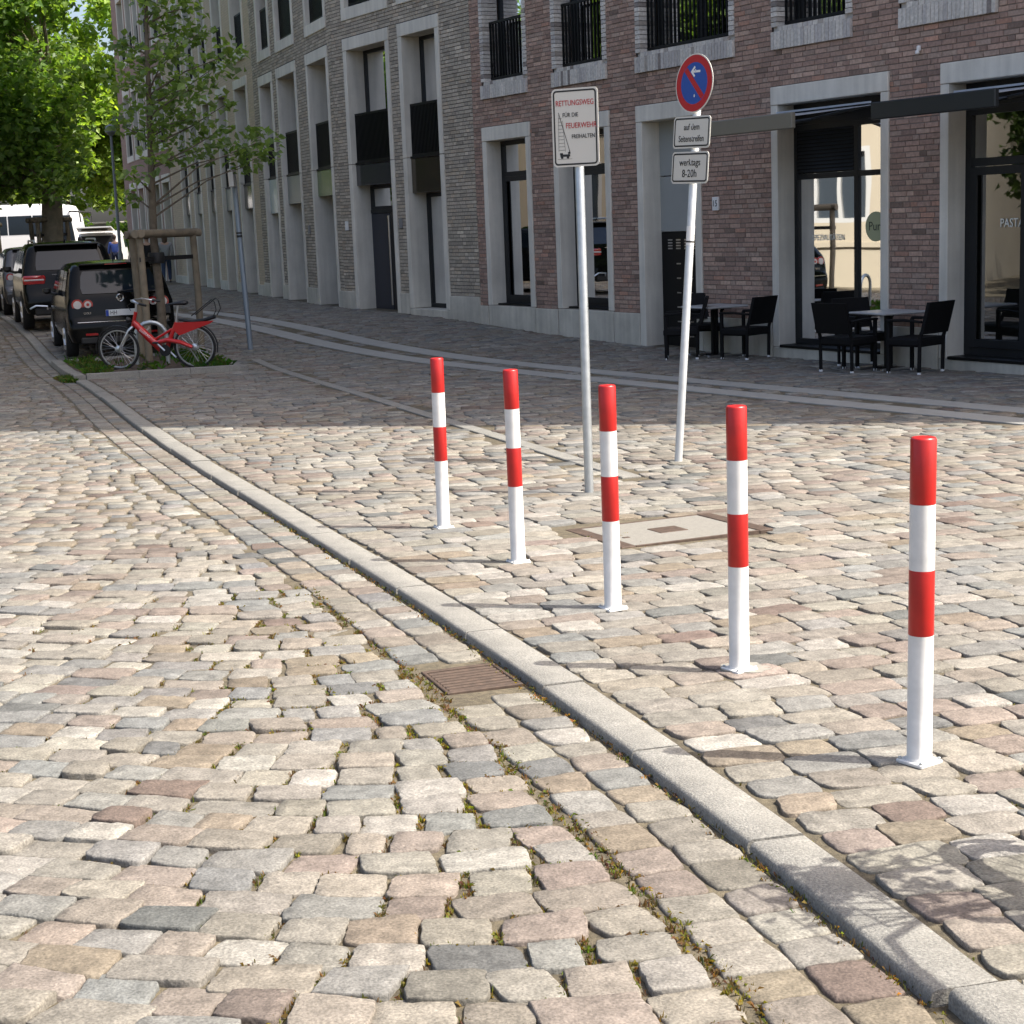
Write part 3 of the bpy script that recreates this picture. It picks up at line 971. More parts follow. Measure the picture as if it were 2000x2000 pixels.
# doorway with letter boxes
a, b = GW['door']; cframe(bR, a, b, -.9, 3.28, .16, .25, .31)
mb = MB(); mb.cham(a + .16, b - .16, -.40, -.31, 2.18, 3.03, .004); mb.build('wall_panel', mat('panel_grey', (.33, .345, .335), .5, var=.06, scale=1.5), bR)
mb = MB(); mb.cham(a + .16, b - .16, -.40, -.31, 1.30, 2.165, .004); mb.build('wall_panel', MATS['panel_grey'], bR)
mb = MB(); mb.cham(a + .16, b - .16, -.42, -.315, -.9, 1.292, .004); lb = mb.build('letter_box_unit', M_BLACK, bR)
for i in range(4):
    for r_ in range(4):
        mb = MB(); q = b - .40 - i * .22; zz = 1.02 + r_ * .045
        mb.box(q - .06, q + .06, -.315, -.311, zz, zz + .022); mb.build('name_plate', M_STEEL, lb)
for r_ in range(6):
    for i in range(3):
        mb = MB(); q = b - .62 - i * .32; zz = .78 - r_ * .23
        mb.box(q - .055, q + .055, -.315, -.311, zz, zz + .02); mb.build('letter_slot', M_STEEL, lb)
# shop fronts
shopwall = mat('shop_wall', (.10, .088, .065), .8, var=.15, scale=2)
for key in ('shop1', 'shop2', 'shop3'):
    a, b = GW[key]
    cframe(bR, a, b, -.38, 3.28, .145, .25, .27)
    i0, i1 = a + .145, b - .145
    mb = MB(); mb.box(i0, i1, -.345, -.27, 2.74, 3.028); mb.build('awning_case', M_ANTH, bR)
    if key == 'shop1':
        window(bR, i0, i1, -.345, 2.738, -.27, .075, (1.92,), (2.02,), gm=M_DGLASS)
        mb = MB()
        for k_ in range(12):
            zz = 2.08 + k_ * .05
            mb.add([(1.97, -.262, zz), (i1 - .08, -.262, zz), (i1 - .08, -.285, zz + .04), (1.97, -.285, zz + .04)], [(0, 1, 2, 3)])
        mb.build('louvre', M_ANTH, bR)
        mb = MB(); mb.box(1.96, i1 - .076, -.33, -.288, 2.06, 2.66); mb.build('louvre_glare_block', M_BLACK, bR)  # added black panel, blocks the bright glass reflection between the slats
    else:
        window(bR, i0, i1, -.345, 2.738, -.27, .10, (a + 1.25,), (2.06,), gm=M_GLASS)
        mb = MB(); bar_frame(mb, a + 1.31, i1 - .11, -.24, 2.0, -.275, -.25, .10); mb.build('door_leaf', M_ANTH, bR)
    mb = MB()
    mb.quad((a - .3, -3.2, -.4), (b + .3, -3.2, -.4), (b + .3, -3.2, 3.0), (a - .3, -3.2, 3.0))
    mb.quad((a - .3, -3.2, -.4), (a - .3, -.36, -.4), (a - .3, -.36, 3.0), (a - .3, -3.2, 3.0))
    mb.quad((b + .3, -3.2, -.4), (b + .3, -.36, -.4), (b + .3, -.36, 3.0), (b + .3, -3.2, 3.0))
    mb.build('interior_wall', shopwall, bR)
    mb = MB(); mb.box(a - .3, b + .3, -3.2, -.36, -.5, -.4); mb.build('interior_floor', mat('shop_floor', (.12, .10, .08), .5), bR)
M_LET = mat('white_lettering', (.9, .9, .82), .6)
FR = (rad(90), 0, rad(180))          # text that faces the street
text('lettering', 'SPEZIALITÄTEN', .115, M_LET, bR, (2.52, -.296, 1.16), FR, sx=.85)
text('lettering', 'PASTA', .155, M_LET, bR, (-.86, -.296, 1.30), FR, sx=.85)
mb = MB()
pts = [(.20 * math.cos(i / 32 * 6.2832), .20 * math.sin(i / 32 * 6.2832)) for i in range(32)]
mb.prism([(1.56 + p, 1.30 + q) for p, q in pts], -.303, -.299, axis='y')
stk = mb.build('round_sticker', mat('sticker_green', (.42, .44, .26), .6), bR)
text('lettering', 'Pure', .17, mat('sticker_ink', (.05, .06, .04), .6), stk, (1.54, -.297, 1.30), FR)
# inside the shops
mb = MB(); mb.lathe([(.085, 0), (.09, .03), (.09, .48), (.05, .55), (.03, .6), (.03, .68)], (2.75, -.75, -.33), 16)
fe = mb.build('fire_extinguisher', mat('signal_red', (.42, .015, .012), .35), None, smooth=40)
fe.parent = None; fe.matrix_world = bR.matrix_basis.copy()
tag(fe, 'red fire extinguisher standing inside the left shop window', 'fire extinguisher')
mb = MB(); mb.box(1.30, 1.62, -.75, -.43, .47, .5); mb.cham(1.37, 1.55, -.66, -.5, .5, .74, .03)
gc = mb.build('table_sign', mat('pale_green', (.32, .40, .18), .6), None); gc.matrix_world = bR.matrix_basis.copy()
tag(gc, 'small pale green sign on a ledge inside the left shop window', 'sign')
mb = MB(); mb.box(-1.9, -1.15, -2.2, -2.1, .35, 1.85)
pic = mb.build('picture_board', mat('board_dark', (.02, .02, .025), .5), None); pic.matrix_world = bR.matrix_basis.copy()
tag(pic, 'dark board with red top hanging inside the right shop window', 'board')
mb = MB(); mb.box(-1.9, -1.15, -2.098, -2.09, 1.55, 1.85); mb.build('red_panel', MATS['signal_red'], pic)
# upper storey: pale brick surrounds and bar railings
for (a, b) in UW:
    mb = MB(); Cs = []; Vs = []
    def lb_(x0, x1, y0, y1, z0, z1):
        k_ = len(Vs)
        c = PAL_L[rnd.choices(range(len(PAL_L)), [q for _, q in PAL_L])[0]][0]; f = rnd.uniform(.9, 1.1)
        Vs.append([(x, y, z) for z in (z0, z1) for y in (y0, y1) for x in (x0, x1)]); Cs.append([[q * f for q in c]] * 8)
    z = 4.10
    while z < 6.3:
        lb_(a, a + .125 + rnd.uniform(-.003, .003), -.30, .018 + rnd.uniform(0, .006), z, z + .06)
        lb_(b - .125, b, -.30, .018 + rnd.uniform(0, .006), z, z + .06); z += .07
    s = a
    while s < b - .03:
        lb_(s + .002, min(s + .066, b), -.10, .045 + rnd.uniform(0, .005), 3.79, 4.03); s += .072
    s = a + .13
    while s < b - .17:
        lb_(s + .002, s + .10, -.30, .03 + rnd.uniform(0, .004), 4.034, 4.092); s += .107
    lb_(a, b, -.3, .02, 6.35, 6.6)
    Vs = np.array(Vs); N = len(Vs)
    F = np.array([(0, 2, 3, 1), (4, 5, 7, 6), (0, 1, 5, 4), (2, 6, 7, 3), (0, 4, 6, 2), (1, 3, 7, 5)])
    npmesh('pale_brick_surround', Vs.reshape(-1, 3), (F.ravel()[None] + (np.arange(N) * 8)[:, None]).ravel(), np.full(6 * N, 4), M_BRICK, bR,
           np.array(Cs).reshape(-1, 3), smooth=False)
    mb = MB(); mb.box(a + .01, b - .01, -.30, -.02, 3.80, 4.10); mb.box(a + .01, a + .12, -.31, -.28, 4.1, 6.4); mb.box(b - .12, b - .01, -.31, -.28, 4.1, 6.4)
    mb.build('surround_core', mat('pale_mortar', (.45, .43, .40), .9), bR)
    railing(bR, a + .128, b - .128, 4.13, 5.16, -.14, .10)
    window(bR, a + .125, b - .125, 4.10, 6.35, -.33, .08, ((a + b) / 2,) if b - a > 2 else (), (), gm=M_GLASS)
    mb = MB(); mb.box(a + .14, b - .14, -.85, -.80, 4.2, 6.2)
    mb.build('curtain', mat('curtain_grey', (.10, .10, .10), .9), bR)
# house number and small things on the wall
mb = MB(); mb.cham(4.60, 4.74, .01, .05, 1.60, 1.80, .006); pl = mb.build('house_number', M_WHITE, bR)
text('lettering', '15', .13, mat('black_ink', (.01, .01, .01), .5), pl, (4.67, .052, 1.70), FR)
mb = MB(); mb.cham(.385, .435, .01, .06, 3.47, 3.54, .012); mb.lathe([(.01, -.05), (.026, -.04), (.028, -.015), (.02, 0)], (.41, .06, 3.48), 14)
mb.build('security_camera', M_WHITE, bR, smooth=40)

# ---- awnings drawn out over the shop fronts
M_AWN = mat('awning_profile', (.012, .016, .019), .4)
M_CLOTH = mat('awning_cloth', (.62, .64, .66), .8)
_b = M_CLOTH.node_tree.nodes['Principled BSDF']; _t = nd(M_CLOTH, 'ShaderNodeBsdfTranslucent'); _t.inputs[0].default_value = (.8, .85, .9, 1); _m = nd(M_CLOTH, 'ShaderNodeMixShader')
_m.inputs[0].default_value = .6; M_CLOTH.node_tree.links.new(_b.outputs[0], _m.inputs[1]); M_CLOTH.node_tree.links.new(_t.outputs[0], _m.inputs[2])
M_CLOTH.node_tree.links.new(_m.outputs[0], M_CLOTH.node_tree.nodes['Material Output'].inputs[0])
for i, (a, b) in enumerate([(1.25, 3.22), (-2.18, -.2)]):
    aw = empty('awning', (R_P0[0], R_P0[1], 0), bR.rotation_euler[2],
               ['dark awning with white cloth drawn out over the left shop front', 'dark awning drawn out over the shop front with the PASTA lettering'][i], 'awning', 'shop awnings')
    mb = MB(); mb.cham(a, b, 1.33, 1.40, 2.585, 2.79, .012); mb.build('front_profile', mat('awning_profile_glare', (.17, .16, .13), .35) if i == 0 else M_AWN, aw)  # sunlight reflected off the left bar is put into its paler colour
    mb = MB(); mb.box(a + .02, b - .02, .045, .06, 2.905, 2.93)
    mb.add([(a + .02, -.2, 2.90), (b - .02, -.2, 2.90), (b - .02, 1.34, 2.74), (a + .02, 1.34, 2.74), (a + .02, -.2, 2.906), (b - .02, -.2, 2.906), (b - .02, 1.34, 2.746), (a + .02, 1.34, 2.746)],
           [(0, 1, 2, 3), (4, 5, 6, 7), (0, 1, 5, 4), (2, 3, 7, 6), (1, 2, 6, 5), (3, 0, 4, 7)])
    mb.build('awning_cloth', M_CLOTH, aw)
    for q, sg in ((a + .12, 1), (b - .12, -1)):
        mb = MB(); mb.path([(q, -.1, 2.90), (q + sg * .55, .52, 2.74), (q + sg * .1, 1.34, 2.66)], .022, 8); mb.build('folding_arm', M_AWN, aw, smooth=40)

# ================= grey brick house in the middle (two wings around a blunt corner)
bG = facade_root('grey_brick_building', R_P0, R_AZ, 'tall grey brick building with two storey concrete frames and black railings')

GA, GB = (13.33, 15.09), (15.52, 17.74)
holesG = [(*GA, -.9, 5.53), (*GB, -.9, 5.53), (13.3, 15.07, 5.9, 9.0), (15.5, 17.72, 5.9, 9.0)]
mb = MB(); holed(mb, S_R1, S_C, -.9, 7.7, holesG); mb.build('wall', M_MORT_G, bG, recalc=False)
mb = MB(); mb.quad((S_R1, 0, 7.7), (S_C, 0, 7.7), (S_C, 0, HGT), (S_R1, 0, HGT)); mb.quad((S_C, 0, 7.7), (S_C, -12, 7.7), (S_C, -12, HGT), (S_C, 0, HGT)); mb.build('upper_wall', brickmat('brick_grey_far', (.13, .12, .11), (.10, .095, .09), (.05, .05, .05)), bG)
bricks(bG, S_R1, S_C, .16, 7.6, holesG, PAL_G, 0, R_P0, R_U, R_O, 'brickwork', tint=(3.35, 3.12, 2.75))
for a, b, zt in ((S_R1, 13.32, .16), (15.10, 15.51, .17), (17.75, S_C + .01, .17)):
    mb = MB(); mb.cham(a + .003, b - .003, -.2, .04, -1.0, zt, .006); mb.build('plinth_slab', M_PLINTH, bG)
mb = MB(); mb.cham(13.335, 15.085, -.4, .03, -1.0, -.13, .006); mb.build('plinth_slab', M_PLINTH, bG)


def tall_bay(root, a, b, z0, z1, sp0, sp1, rail_top, spm, ground, jw=.16, depth=.38, upper=None, joint=2.9):
    cframe(root, a, b, z0, z1, jw, .25, depth, joint=joint)
    i0, i1 = a + jw, b - jw
    # first floor: window, railing
    window(root, i0, i1, sp1 + .05, z1 - .25, -depth, .07, ((i0 * .62 + i1 * .38),), (), gm=M_GLASS, film=upper)
    railing(root, i0 + .004, i1 - .004, sp1 + .03, rail_top, -.12, .06, .022)
    mb = MB(); mb.box(i0 + .002, i1 - .002, -.10, -.06, sp1 - .012, sp1 + .028); mb.build('railing_foot', M_BLACK, root)
    # spandrel glass panel between the floors
    mb = MB(); mb.cham(i0 + .003, i1 - .003, -depth, -.07, sp0, sp1 - .02, .008); mb.build('spandrel_panel', spm, root)
    if ground == 'door':
        window(root, i0, i1, 1.92, sp0 - .01, -depth, .07, (), (), gm=M_GLASS)
        mb = MB(); mb.box(i0, i1, -depth - .05, -depth + .01, 1.84, 1.918); mb.build('transom', M_ANTH, root)
        mid = i0 + (i1 - i0) * .52
        mb = MB(); mb.cham(i0, mid - .005, -depth - .05, -depth, z0 + .02, 1.838, .008); dl = mb.build('door', mat('door_dark', (.012, .013, .016), .4), root)
        mb = MB(); mb.cham(mid + .005, i1, -depth - .05, -depth + .002, z0 + .02, 1.838, .008); dl2 = mb.build('door', mat('door_navy', (.018, .022, .035), .4), root)
        mb = MB(); mb.tube((mid - .06, -depth + .06, z0 + .12), (mid - .06, -depth + .06, 1.78), .022, n=8)
        mb.build('pull_handle', M_STEEL, dl, smooth=40)
    elif ground == 'window':
        window(root, i0, i1, z0, sp0 - .01, -depth, .08, (), (), gm=M_GLASS, film=[(i0 + .1, i0 + (i1-i0)*.55, z0 + .12, z0 + 1.45, mat('film_mint', (.27, .36, .36), .6))])
    else:
        mb = MB(); mb.box(i0, i1, -depth - .06, -depth, z0, sp0 - .01); mb.build('door', mat('panel_mid', (.14, .15, .155), .5, var=.08, scale=1.5), root)


SPM = [mat('spandrel_bronze', (.10, .085, .06), .12, metal=.6, spec=.6), mat('spandrel_slate', (.09, .09, .095), .15, metal=.5), mat('spandrel_green', (.13, .19, .06), .25, metal=.2),
       mat('spandrel_grey', (.19, .21, .195), .3, metal=.2), mat('spandrel_white', (.42, .50, .49), .2, metal=.1)]
tall_bay(bG, *GA, -.12, 5.53, 2.2, 2.9, 3.96, SPM[0], 'window', upper=[(13.55, 14.85, 4.0, 5.2, mat('roller_blind', (.09, .092, .09), .7))])
tall_bay(bG, *GB, -.24, 5.53, 2.44, 2.9, 3.96, SPM[1], 'door')
for a, b in ((13.3, 15.07), (15.5, 17.72)):
    cframe(bG, a, b, 6.15, 9.0, .16, .25, .3, sill=.25)
    window(bG, a + .16, b - .16, 6.16, 8.75, -.3, .07); railing(bG, a + .165, b - .165, 6.2, 7.2, -.1, .06, .022)
for q, zz in ((15.33, 1.5), (18.0, 1.5)):
    mb = MB(); mb.cham(q - .06, q + .06, .01, .05, zz, zz + .2, .006); mb.build('house_number', M_WHITE if q > 17 else mat('plate_grey', (.2, .2, .2), .5), bG)

# second wing, in its own local frame under the same building
wing = empty('wing', parent=bG)
wing.matrix_world = Matrix.Translation((G_P0[0], G_P0[1], 0)) @ Matrix.Rotation(math.atan2(G_U[1], G_U[0]), 4, 'Z')
wing.matrix_parent_inverse = Matrix.Identity(4)
_inv = (Matrix.Translation((R_P0[0], R_P0[1], 0)) @ Matrix.Rotation(math.atan2(R_U[1], R_U[0]), 4, 'Z')).inverted()
wing.matrix_basis = _inv @ (Matrix.Translation((G_P0[0], G_P0[1], 0)) @ Matrix.Rotation(math.atan2(G_U[1], G_U[0]), 4, 'Z'))
BAYS = [(.39, 2.51), (3.60, 5.80), (6.34, 8.06)]
S_T0 = 8.85
h2 = [(a, b, -.9, 5.53) for a, b in BAYS] + [(a, b - .1, 5.9, 9.0) for a, b in BAYS]
mb = MB(); holed(mb, -.003, S_T0, -.9, 7.7, h2); mb.build('wall', M_MORT_G, wing, recalc=False)
mb = MB(); mb.quad((-.003, 0, 7.7), (S_T0, 0, 7.7), (S_T0, 0, HLO), (-.003, 0, HLO)); mb.build('upper_wall', MATS['brick_grey_far'], wing)
mb = MB(); mb.box(-12, S_T0, -12, .1, HLO, HLO + .4); mb.build('roof', M_ROOF, wing)
bricks(wing, 0, S_T0, .17, 7.6, h2, PAL_G, 0, G_P0, G_U, G_O, 'brickwork', tint=(3.35, 3.12, 2.75))
for a, b in ((0, .38), (2.52, 3.59), (5.81, 6.33), (8.07, S_T0)):
    mb = MB(); mb.cham(a + .003, b - .003, -.2, .04, -1.0, .17, .006); mb.build('plinth_slab', M_PLINTH, wing)
tall_bay(wing, *BAYS[0], -.24, 5.53, 2.3, 2.9, 3.96, SPM[2], 'door', depth=.5)
tall_bay(wing, *BAYS[1], -.24, 5.53, 2.2, 2.9, 3.96, SPM[3], 'panel', depth=.55)
tall_bay(wing, *BAYS[2], -.2, 5.53, 2.0, 2.9, 3.96, SPM[4], 'panel', depth=.5)
for a, b in BAYS:
    b -= .1
    cframe(wing, a, b, 6.15, 9.0, .16, .25, .3, sill=.25)
    window(wing, a + .16, b - .16, 6.16, 8.75, -.3, .07); railing(wing, a + .165, b - .165, 6.2, 7.2, -.1, .06, .022)
mb = MB(); mb.cham(3.0, 3.12, .01, .05, 1.45, 1.65, .006); mb.build('house_number', MATS['plate_grey'], wing)

# ================= tan brick house beyond
bT = facade_root('tan_brick_building', G_P0, G_AZ, 'pale tan brick building between the grey and the far red brick houses')
S_F0 = 24.75
TB = [(9.66, 11.6), (12.8, 14.5), (15.6, 17.1), (18.15, 19.8), (20.6, 22.3)]
hT = [(a, b, -.9, 5.75) for a, b in TB] + [(a, b - .1, 6.2, 9.2) for a, b in TB]
BT = brickmat('brick_tan', (.58, .46, .32), (.50, .40, .285), (.44, .37, .27))
mb = MB(); holed(mb, S_T0, S_F0, -.9, HLO, hT); mb.build('wall', BT, bT, recalc=False)
mb = MB(); mb.box(S_T0, S_F0, -12, .1, HLO + .003, HLO + .4); mb.build('roof', M_ROOF, bT)
for a, b in zip([S_T0] + [q[1] + .005 for q in TB], [q[0] - .005 for q in TB] + [S_F0]):
    mb = MB(); mb.cham(a, b, -.2, .04, -1.0, .1, .006); mb.build('plinth_slab', M_PLINTH, bT)
for i, (a, b) in enumerate(TB):
    tall_bay(bT, a, b, -.24, 5.75, 2.2, 2.85, 3.9, SPM[3 if i % 2 else 0], 'panel', depth=.5)
    cframe(bT, a, b - .1, 6.45, 9.2, .16, .25, .3, sill=.25)
    window(bT, a + .16, b - .26, 6.46, 8.95, -.3, .07); railing(bT, a + .165, b - .265, 6.5, 7.5, -.1, .08, .022)

# ================= red brick house at the far end of the row
bF = facade_root('red_brick_building', G_P0, G_AZ, 'far red brick building at the end of the row with red blinds')
S_F1 = 38.4
FB = [(24.95, 26.95), (27.5, 29.6), (30.1, 31.6), (32.0, 33.85), (34.4, 36.5)]
hF = [(a, b, -.9, 3.75) for a, b in FB] + [(a, b, 4.6, 7.6) for a, b in FB] + [(a, b, 8.4, 11.4) for a, b in FB]
BF = brickmat('brick_red', (.36, .22, .17), (.29, .18, .145), (.26, .2, .17))
mb = MB(); holed(mb, S_F0, S_F1, -.9, HLO, hF); mb.quad((S_F1, 0, -.9), (S_F1, -12, -.9), (S_F1, -12, HLO), (S_F1, 0, HLO))
mb.quad((S_F1, -12, -.9), (0, -12, -.9), (0, -12, HLO), (S_F1, -12, HLO))
mb.build('wall', BF, bF)
mb = MB(); mb.box(S_F0 + .003, S_F1 + .1, -12, .12, HLO + .003, HLO + .4); mb.build('roof', M_ROOF, bF)
for i, (a, b) in enumerate(FB):
    for (z0, z1) in ((-.2, 3.75), (4.85, 7.6), (8.65, 11.4)):
        cframe(bF, a, b, z0, z1, .17, .3, .4, sill=.25 if z0 > 0 else 0)
        window(bF, a + .17, b - .17, z0 + .01, z1 - .3, -.4, .08, ((a + b) / 2,))
        if z0 > 0: railing(bF, a + .18, b - .18, z0 + .05, z0 + 1.0, -.1, .1, .03)
    if i >= 2:
        mb = MB(); mb.box(a + .18, b - .18, -.30, -.24, 2.75, 3.44); mb.build('blind', mat('blind_red', (.36, .02, .03), .6), bF)

# ================= the house across the street, met only in the shop windows' reflections
bO = empty('beige_building', (-14.4, 27.6, 0), rad(90 + 4), 'beige rendered house across the street mirrored in the shop windows', 'building')
M_BEI = mat('beige_render', (.36, .315, .235), .85, var=.06, scale=1)
ho = []
for i in range(4):
    for st in range(1): ho.append((1.3 + i * 4.0, 2.9 + i * 4.0, 1.2 + st * 3.3, 3.1 + st * 3.3))
mb = MB(); holed(mb, 0, 16.5, -2, 5.0, ho, 0); mb.quad((16.5, 0, -2), (16.5, 9, -2), (16.5, 9, 5.0), (16.5, 0, 5.0)); mb.quad((0, 0, 5.0), (16.5, 0, 5.0), (16.5, 9, 5.0), (0, 9, 5.0))
mb.quad((0, 9, -2), (16.5, 9, -2), (16.5, 9, 5.0), (0, 9, 5.0)); mb.quad((0, 0, -2), (0, 9, -2), (0, 9, 5.0), (0, 0, 5.0))
mb.build('wall', M_BEI, bO, recalc=False)
for h in ho:
    mb = MB(); bar_frame(mb, h[0], h[1], h[2], h[3], .0, .12, .12, ((h[0] + h[1]) / 2,)); w_ = mb.build('window', mat('frame_white_dull', (.42, .42, .40), .6), bO)
    mb = MB(); mb.quad((h[0], .1, h[2]), (h[1], .1, h[2]), (h[1], .1, h[3]), (h[0], .1, h[3])); mb.build('pane', mat('opp_glass', (.04, .05, .06), .05), w_, recalc=False)
for st in range(2):
    mb = MB(); mb.box(0, 16.5, -.05, .02, .55 + st * 3.3, .68 + st * 3.3); mb.build('cornice', M_BEI, bO)
# ------------------------------------------------------------------ bollards
M_RED = mat('bollard_red', (.40, .012, .010), .36, spec=.5, var=.16, scale=14, stain=.12, stain_scale=8, bump=.0004, bscale=60)
M_BWHITE = mat('bollard_white', (.68, .675, .65), .42, var=.07, scale=22, stain=.13, stain_scale=9, bump=.0004, bscale=60)
M_GALV = mat('galvanised_steel', (.46, .49, .50), .42, metal=.75, var=.12, scale=18)
BLAB = ['red and white striped bollard nearest the drain line, farthest from the camera', 'red and white striped bollard second from the far end of the row',
        'red and white striped bollard in the middle of the row of five', 'red and white striped bollard second nearest, on a pale mortar patch', 'nearest and tallest looking red and white bollard at the right']
BT_ = [(0.0, 0, .004), (.25, 0, -.006), (.0, .3, 0), (.1, .2, .002), (.0, .0, .012)]
for i, (bx, by) in enumerate(BOL):
    b = empty('bollard', (bx, by, g1(bx, by) + .001), rad(18 + i * 3), BLAB[i], 'bollard', 'row of striped bollards')
    b.rotation_euler = (BT_[i][0] * .01, BT_[i][2], rad(20 + i * 4))
    r = .038; hh = 1.0
    mb = MB(); mb.cham(-.05, .05, -.05, .05, -.004, .009, .003); pl = mb.build('base_plate', M_BWHITE, b)
    for sx in (-1, 1):
        for sy in (-1, 1):
            mb = MB(); mb.lathe([(.006, 0), (.006, .005), (.004, .007)], (sx*.041, sy*.041, .0091), 6); mb.build('bolt', M_GALV, pl)
    mb = MB(); mb.lathe([(r + .004, .0091), (r + .002, .016), (r, .02), (r, .40)], n=28); mb.build('white_foot', M_BWHITE, b, smooth=40)
    mb = MB(); mb.lathe([(r, .4003), (r + .0004, .402), (r + .0004, .598), (r, .5997)], n=28); mb.build('red_band', M_RED, b, smooth=40)
    mb = MB(); mb.lathe([(r, .60), (r, .7995)], n=28); mb.build('white_band', M_BWHITE, b, smooth=40)
    mb = MB(); mb.lathe([(r, .80), (r + .0004, .802), (r + .0004, hh - .007), (r - .0025, hh - .0015), (r - .006, hh)], n=28); mb.build('red_top', M_RED, b, smooth=40)
# pale mortar patch round one foot
mb = MB(); pts = []
for k_ in range(18):
    a = k_ / 18 * 6.2832; q = 1 + rnd.uniform(-.3, .22)
    pts.append((BOL[3][0] + .02 + .10 * math.cos(a) * q, BOL[3][1] + .01 + .08 * math.sin(a) * q))
mb.v = [(p[0], p[1], g1(*p) + .004) for p in pts] + [(p[0], p[1], g1(*p) - .02) for p in pts]
mb.f = [tuple(range(18))] + [(i, (i+1) % 18, 18 + (i+1) % 18, 18 + i) for i in range(18)]
mp = mb.build('mortar_patch', mat('mortar_pale', (.22, .21, .18), .9, var=.15, scale=30, bump=.002), None)
tag(mp, 'thin pale mortar patch around the foot of the second nearest bollard', 'mortar', None, None)

# ------------------------------------------------------------------ traffic signs
M_SIGNW = mat('sign_face', (.60, .58, .52), .4, var=.03, scale=2)
M_INK = mat('sign_black', (.012, .012, .012), .5)
M_SRED = mat('sign_red', (.42, .015, .018), .4)
M_SBLUE = mat('sign_blue', (.022, .075, .33), .4)
M_SBACK = mat('sign_alu', (.5, .5, .5), .4, metal=.8)


def rrect(w_, h_, r, n=5):
    P = []
    for cx, cy, a0 in ((w_/2 - r, h_/2 - r, 0), (-w_/2 + r, h_/2 - r, 90), (-w_/2 + r, -h_/2 + r, 180), (w_/2 - r, -h_/2 + r, 270)):
        for k_ in range(n + 1):
            a = rad(a0 + 90 * k_ / n); P.append((cx + r * math.cos(a), cy + r * math.sin(a)))
    return P


def ring(mb, P, Q, d):
    n = len(P); o = len(mb.v)
    mb.v += [(a, d, b) for a, b in P] + [(a, d, b) for a, b in Q]
    mb.f += [(o + i, o + (i+1) % n, o + n + (i+1) % n, o + n + i) for i in range(n)]


def plate(root, name, w_, h_, z, r=.03):
    """sign plate in the x-z plane of its root, face towards -y"""
    mb = MB(); mb.prism([(a, b + z) for a, b in rrect(w_, h_, r)], -.004, .0, axis='y'); p = mb.build(name, M_SIGNW, root)
    mb = MB(); A = [(a, b + z) for a, b in rrect(w_ - .024, h_ - .024, r - .008)]; B = [(a, b + z) for a, b in rrect(w_ - .046, h_ - .046, r - .017)]
    ring(mb, A, B, -.0052); mb.build('border', M_INK, p)
    return p


TX = (rad(90), 0, 0)
# fire lane sign
S1 = (.52, 10.78)
s1 = empty('fire_lane_sign', (S1[0], S1[1], g1(*S1)), rad(-27), 'white fire lane sign with red lettering on a straight grey pole', 'traffic sign')
mb = MB(); mb.lathe([(.030, -.05), (.030, 2.57), (.024, 2.585)], n=18); mb.build('pole', M_GALV, s1, smooth=40)
zc = 2.375
sp = empty('sign_panel', parent=s1); sp.location = (0, -.040, zc)
p = plate(s1, 'sign_plate', .352, .53, 0, .032); p.location = (0, -.040, zc); p.scale = (.92, 1, .925)
text('lettering', 'RETTUNGSWEG', .052, M_SRED, p, (.0, -.0055, .165), TX, sx=.77)
text('lettering', 'FÜR DIE', .040, M_INK, p, (-.035, -.0055, .085), TX, sx=.85)
text('lettering', 'FEUERWEHR', .052, M_SRED, p, (.045, -.0055, .012), TX, sx=.80)
text('lettering', 'FREIHALTEN', .040, M_INK, p, (.06, -.0055, -.062), TX, sx=.80)
mb = MB()   # drawn ladder and engine
def line(x0, z0, x1, z1, w_, d=-.0058):
    dx, dz = x1 - x0, z1 - z0; l = math.hypot(dx, dz); nx, nz = -dz / l * w_ / 2, dx / l * w_ / 2
    mb.quad((x0 + nx, d, z0 + nz), (x0 - nx, d, z0 - nz), (x1 - nx, d, z1 - nz), (x1 + nx, d, z1 + nz))
line(-.045, -.165, -.125, .105, .004)
for k_ in range(10):
    zz = -.15 + k_ * .024; w_ = .04 - k_ * .002
    line(-.13, zz, -.13 + w_ * 1.25, zz, .0022)
line(-.13, -.16, -.125, .09, .002); line(-.08, -.16, -.095, .05, .002)
line(-.12, -.187, -.045, -.187, .016); line(-.122, -.176, -.10, -.176, .014); line(-.06, -.172, -.042, -.168, .014); line(-.046, -.17, -.05, -.15, .005)
for xx in (-.107, -.062):
    mb.prism([(xx + .010 * math.cos(a_ * .785), -.199 + .010 * math.sin(a_ * .785)) for a_ in range(8)], -.0061, -.0057, axis='y')
line(-.14, -.211, -.03, -.211, .002)
mb.build('fire_engine_drawing', M_INK, p)
mb = MB()
for zz in (-.14, .14): mb.box(-.034, .034, -.036, .034, zz - .012, zz + .012)
c_ = mb.build('pole_clamp', M_SBACK, s1); c_.location = (0, 0, zc)
bpy.data.objects.remove(sp)

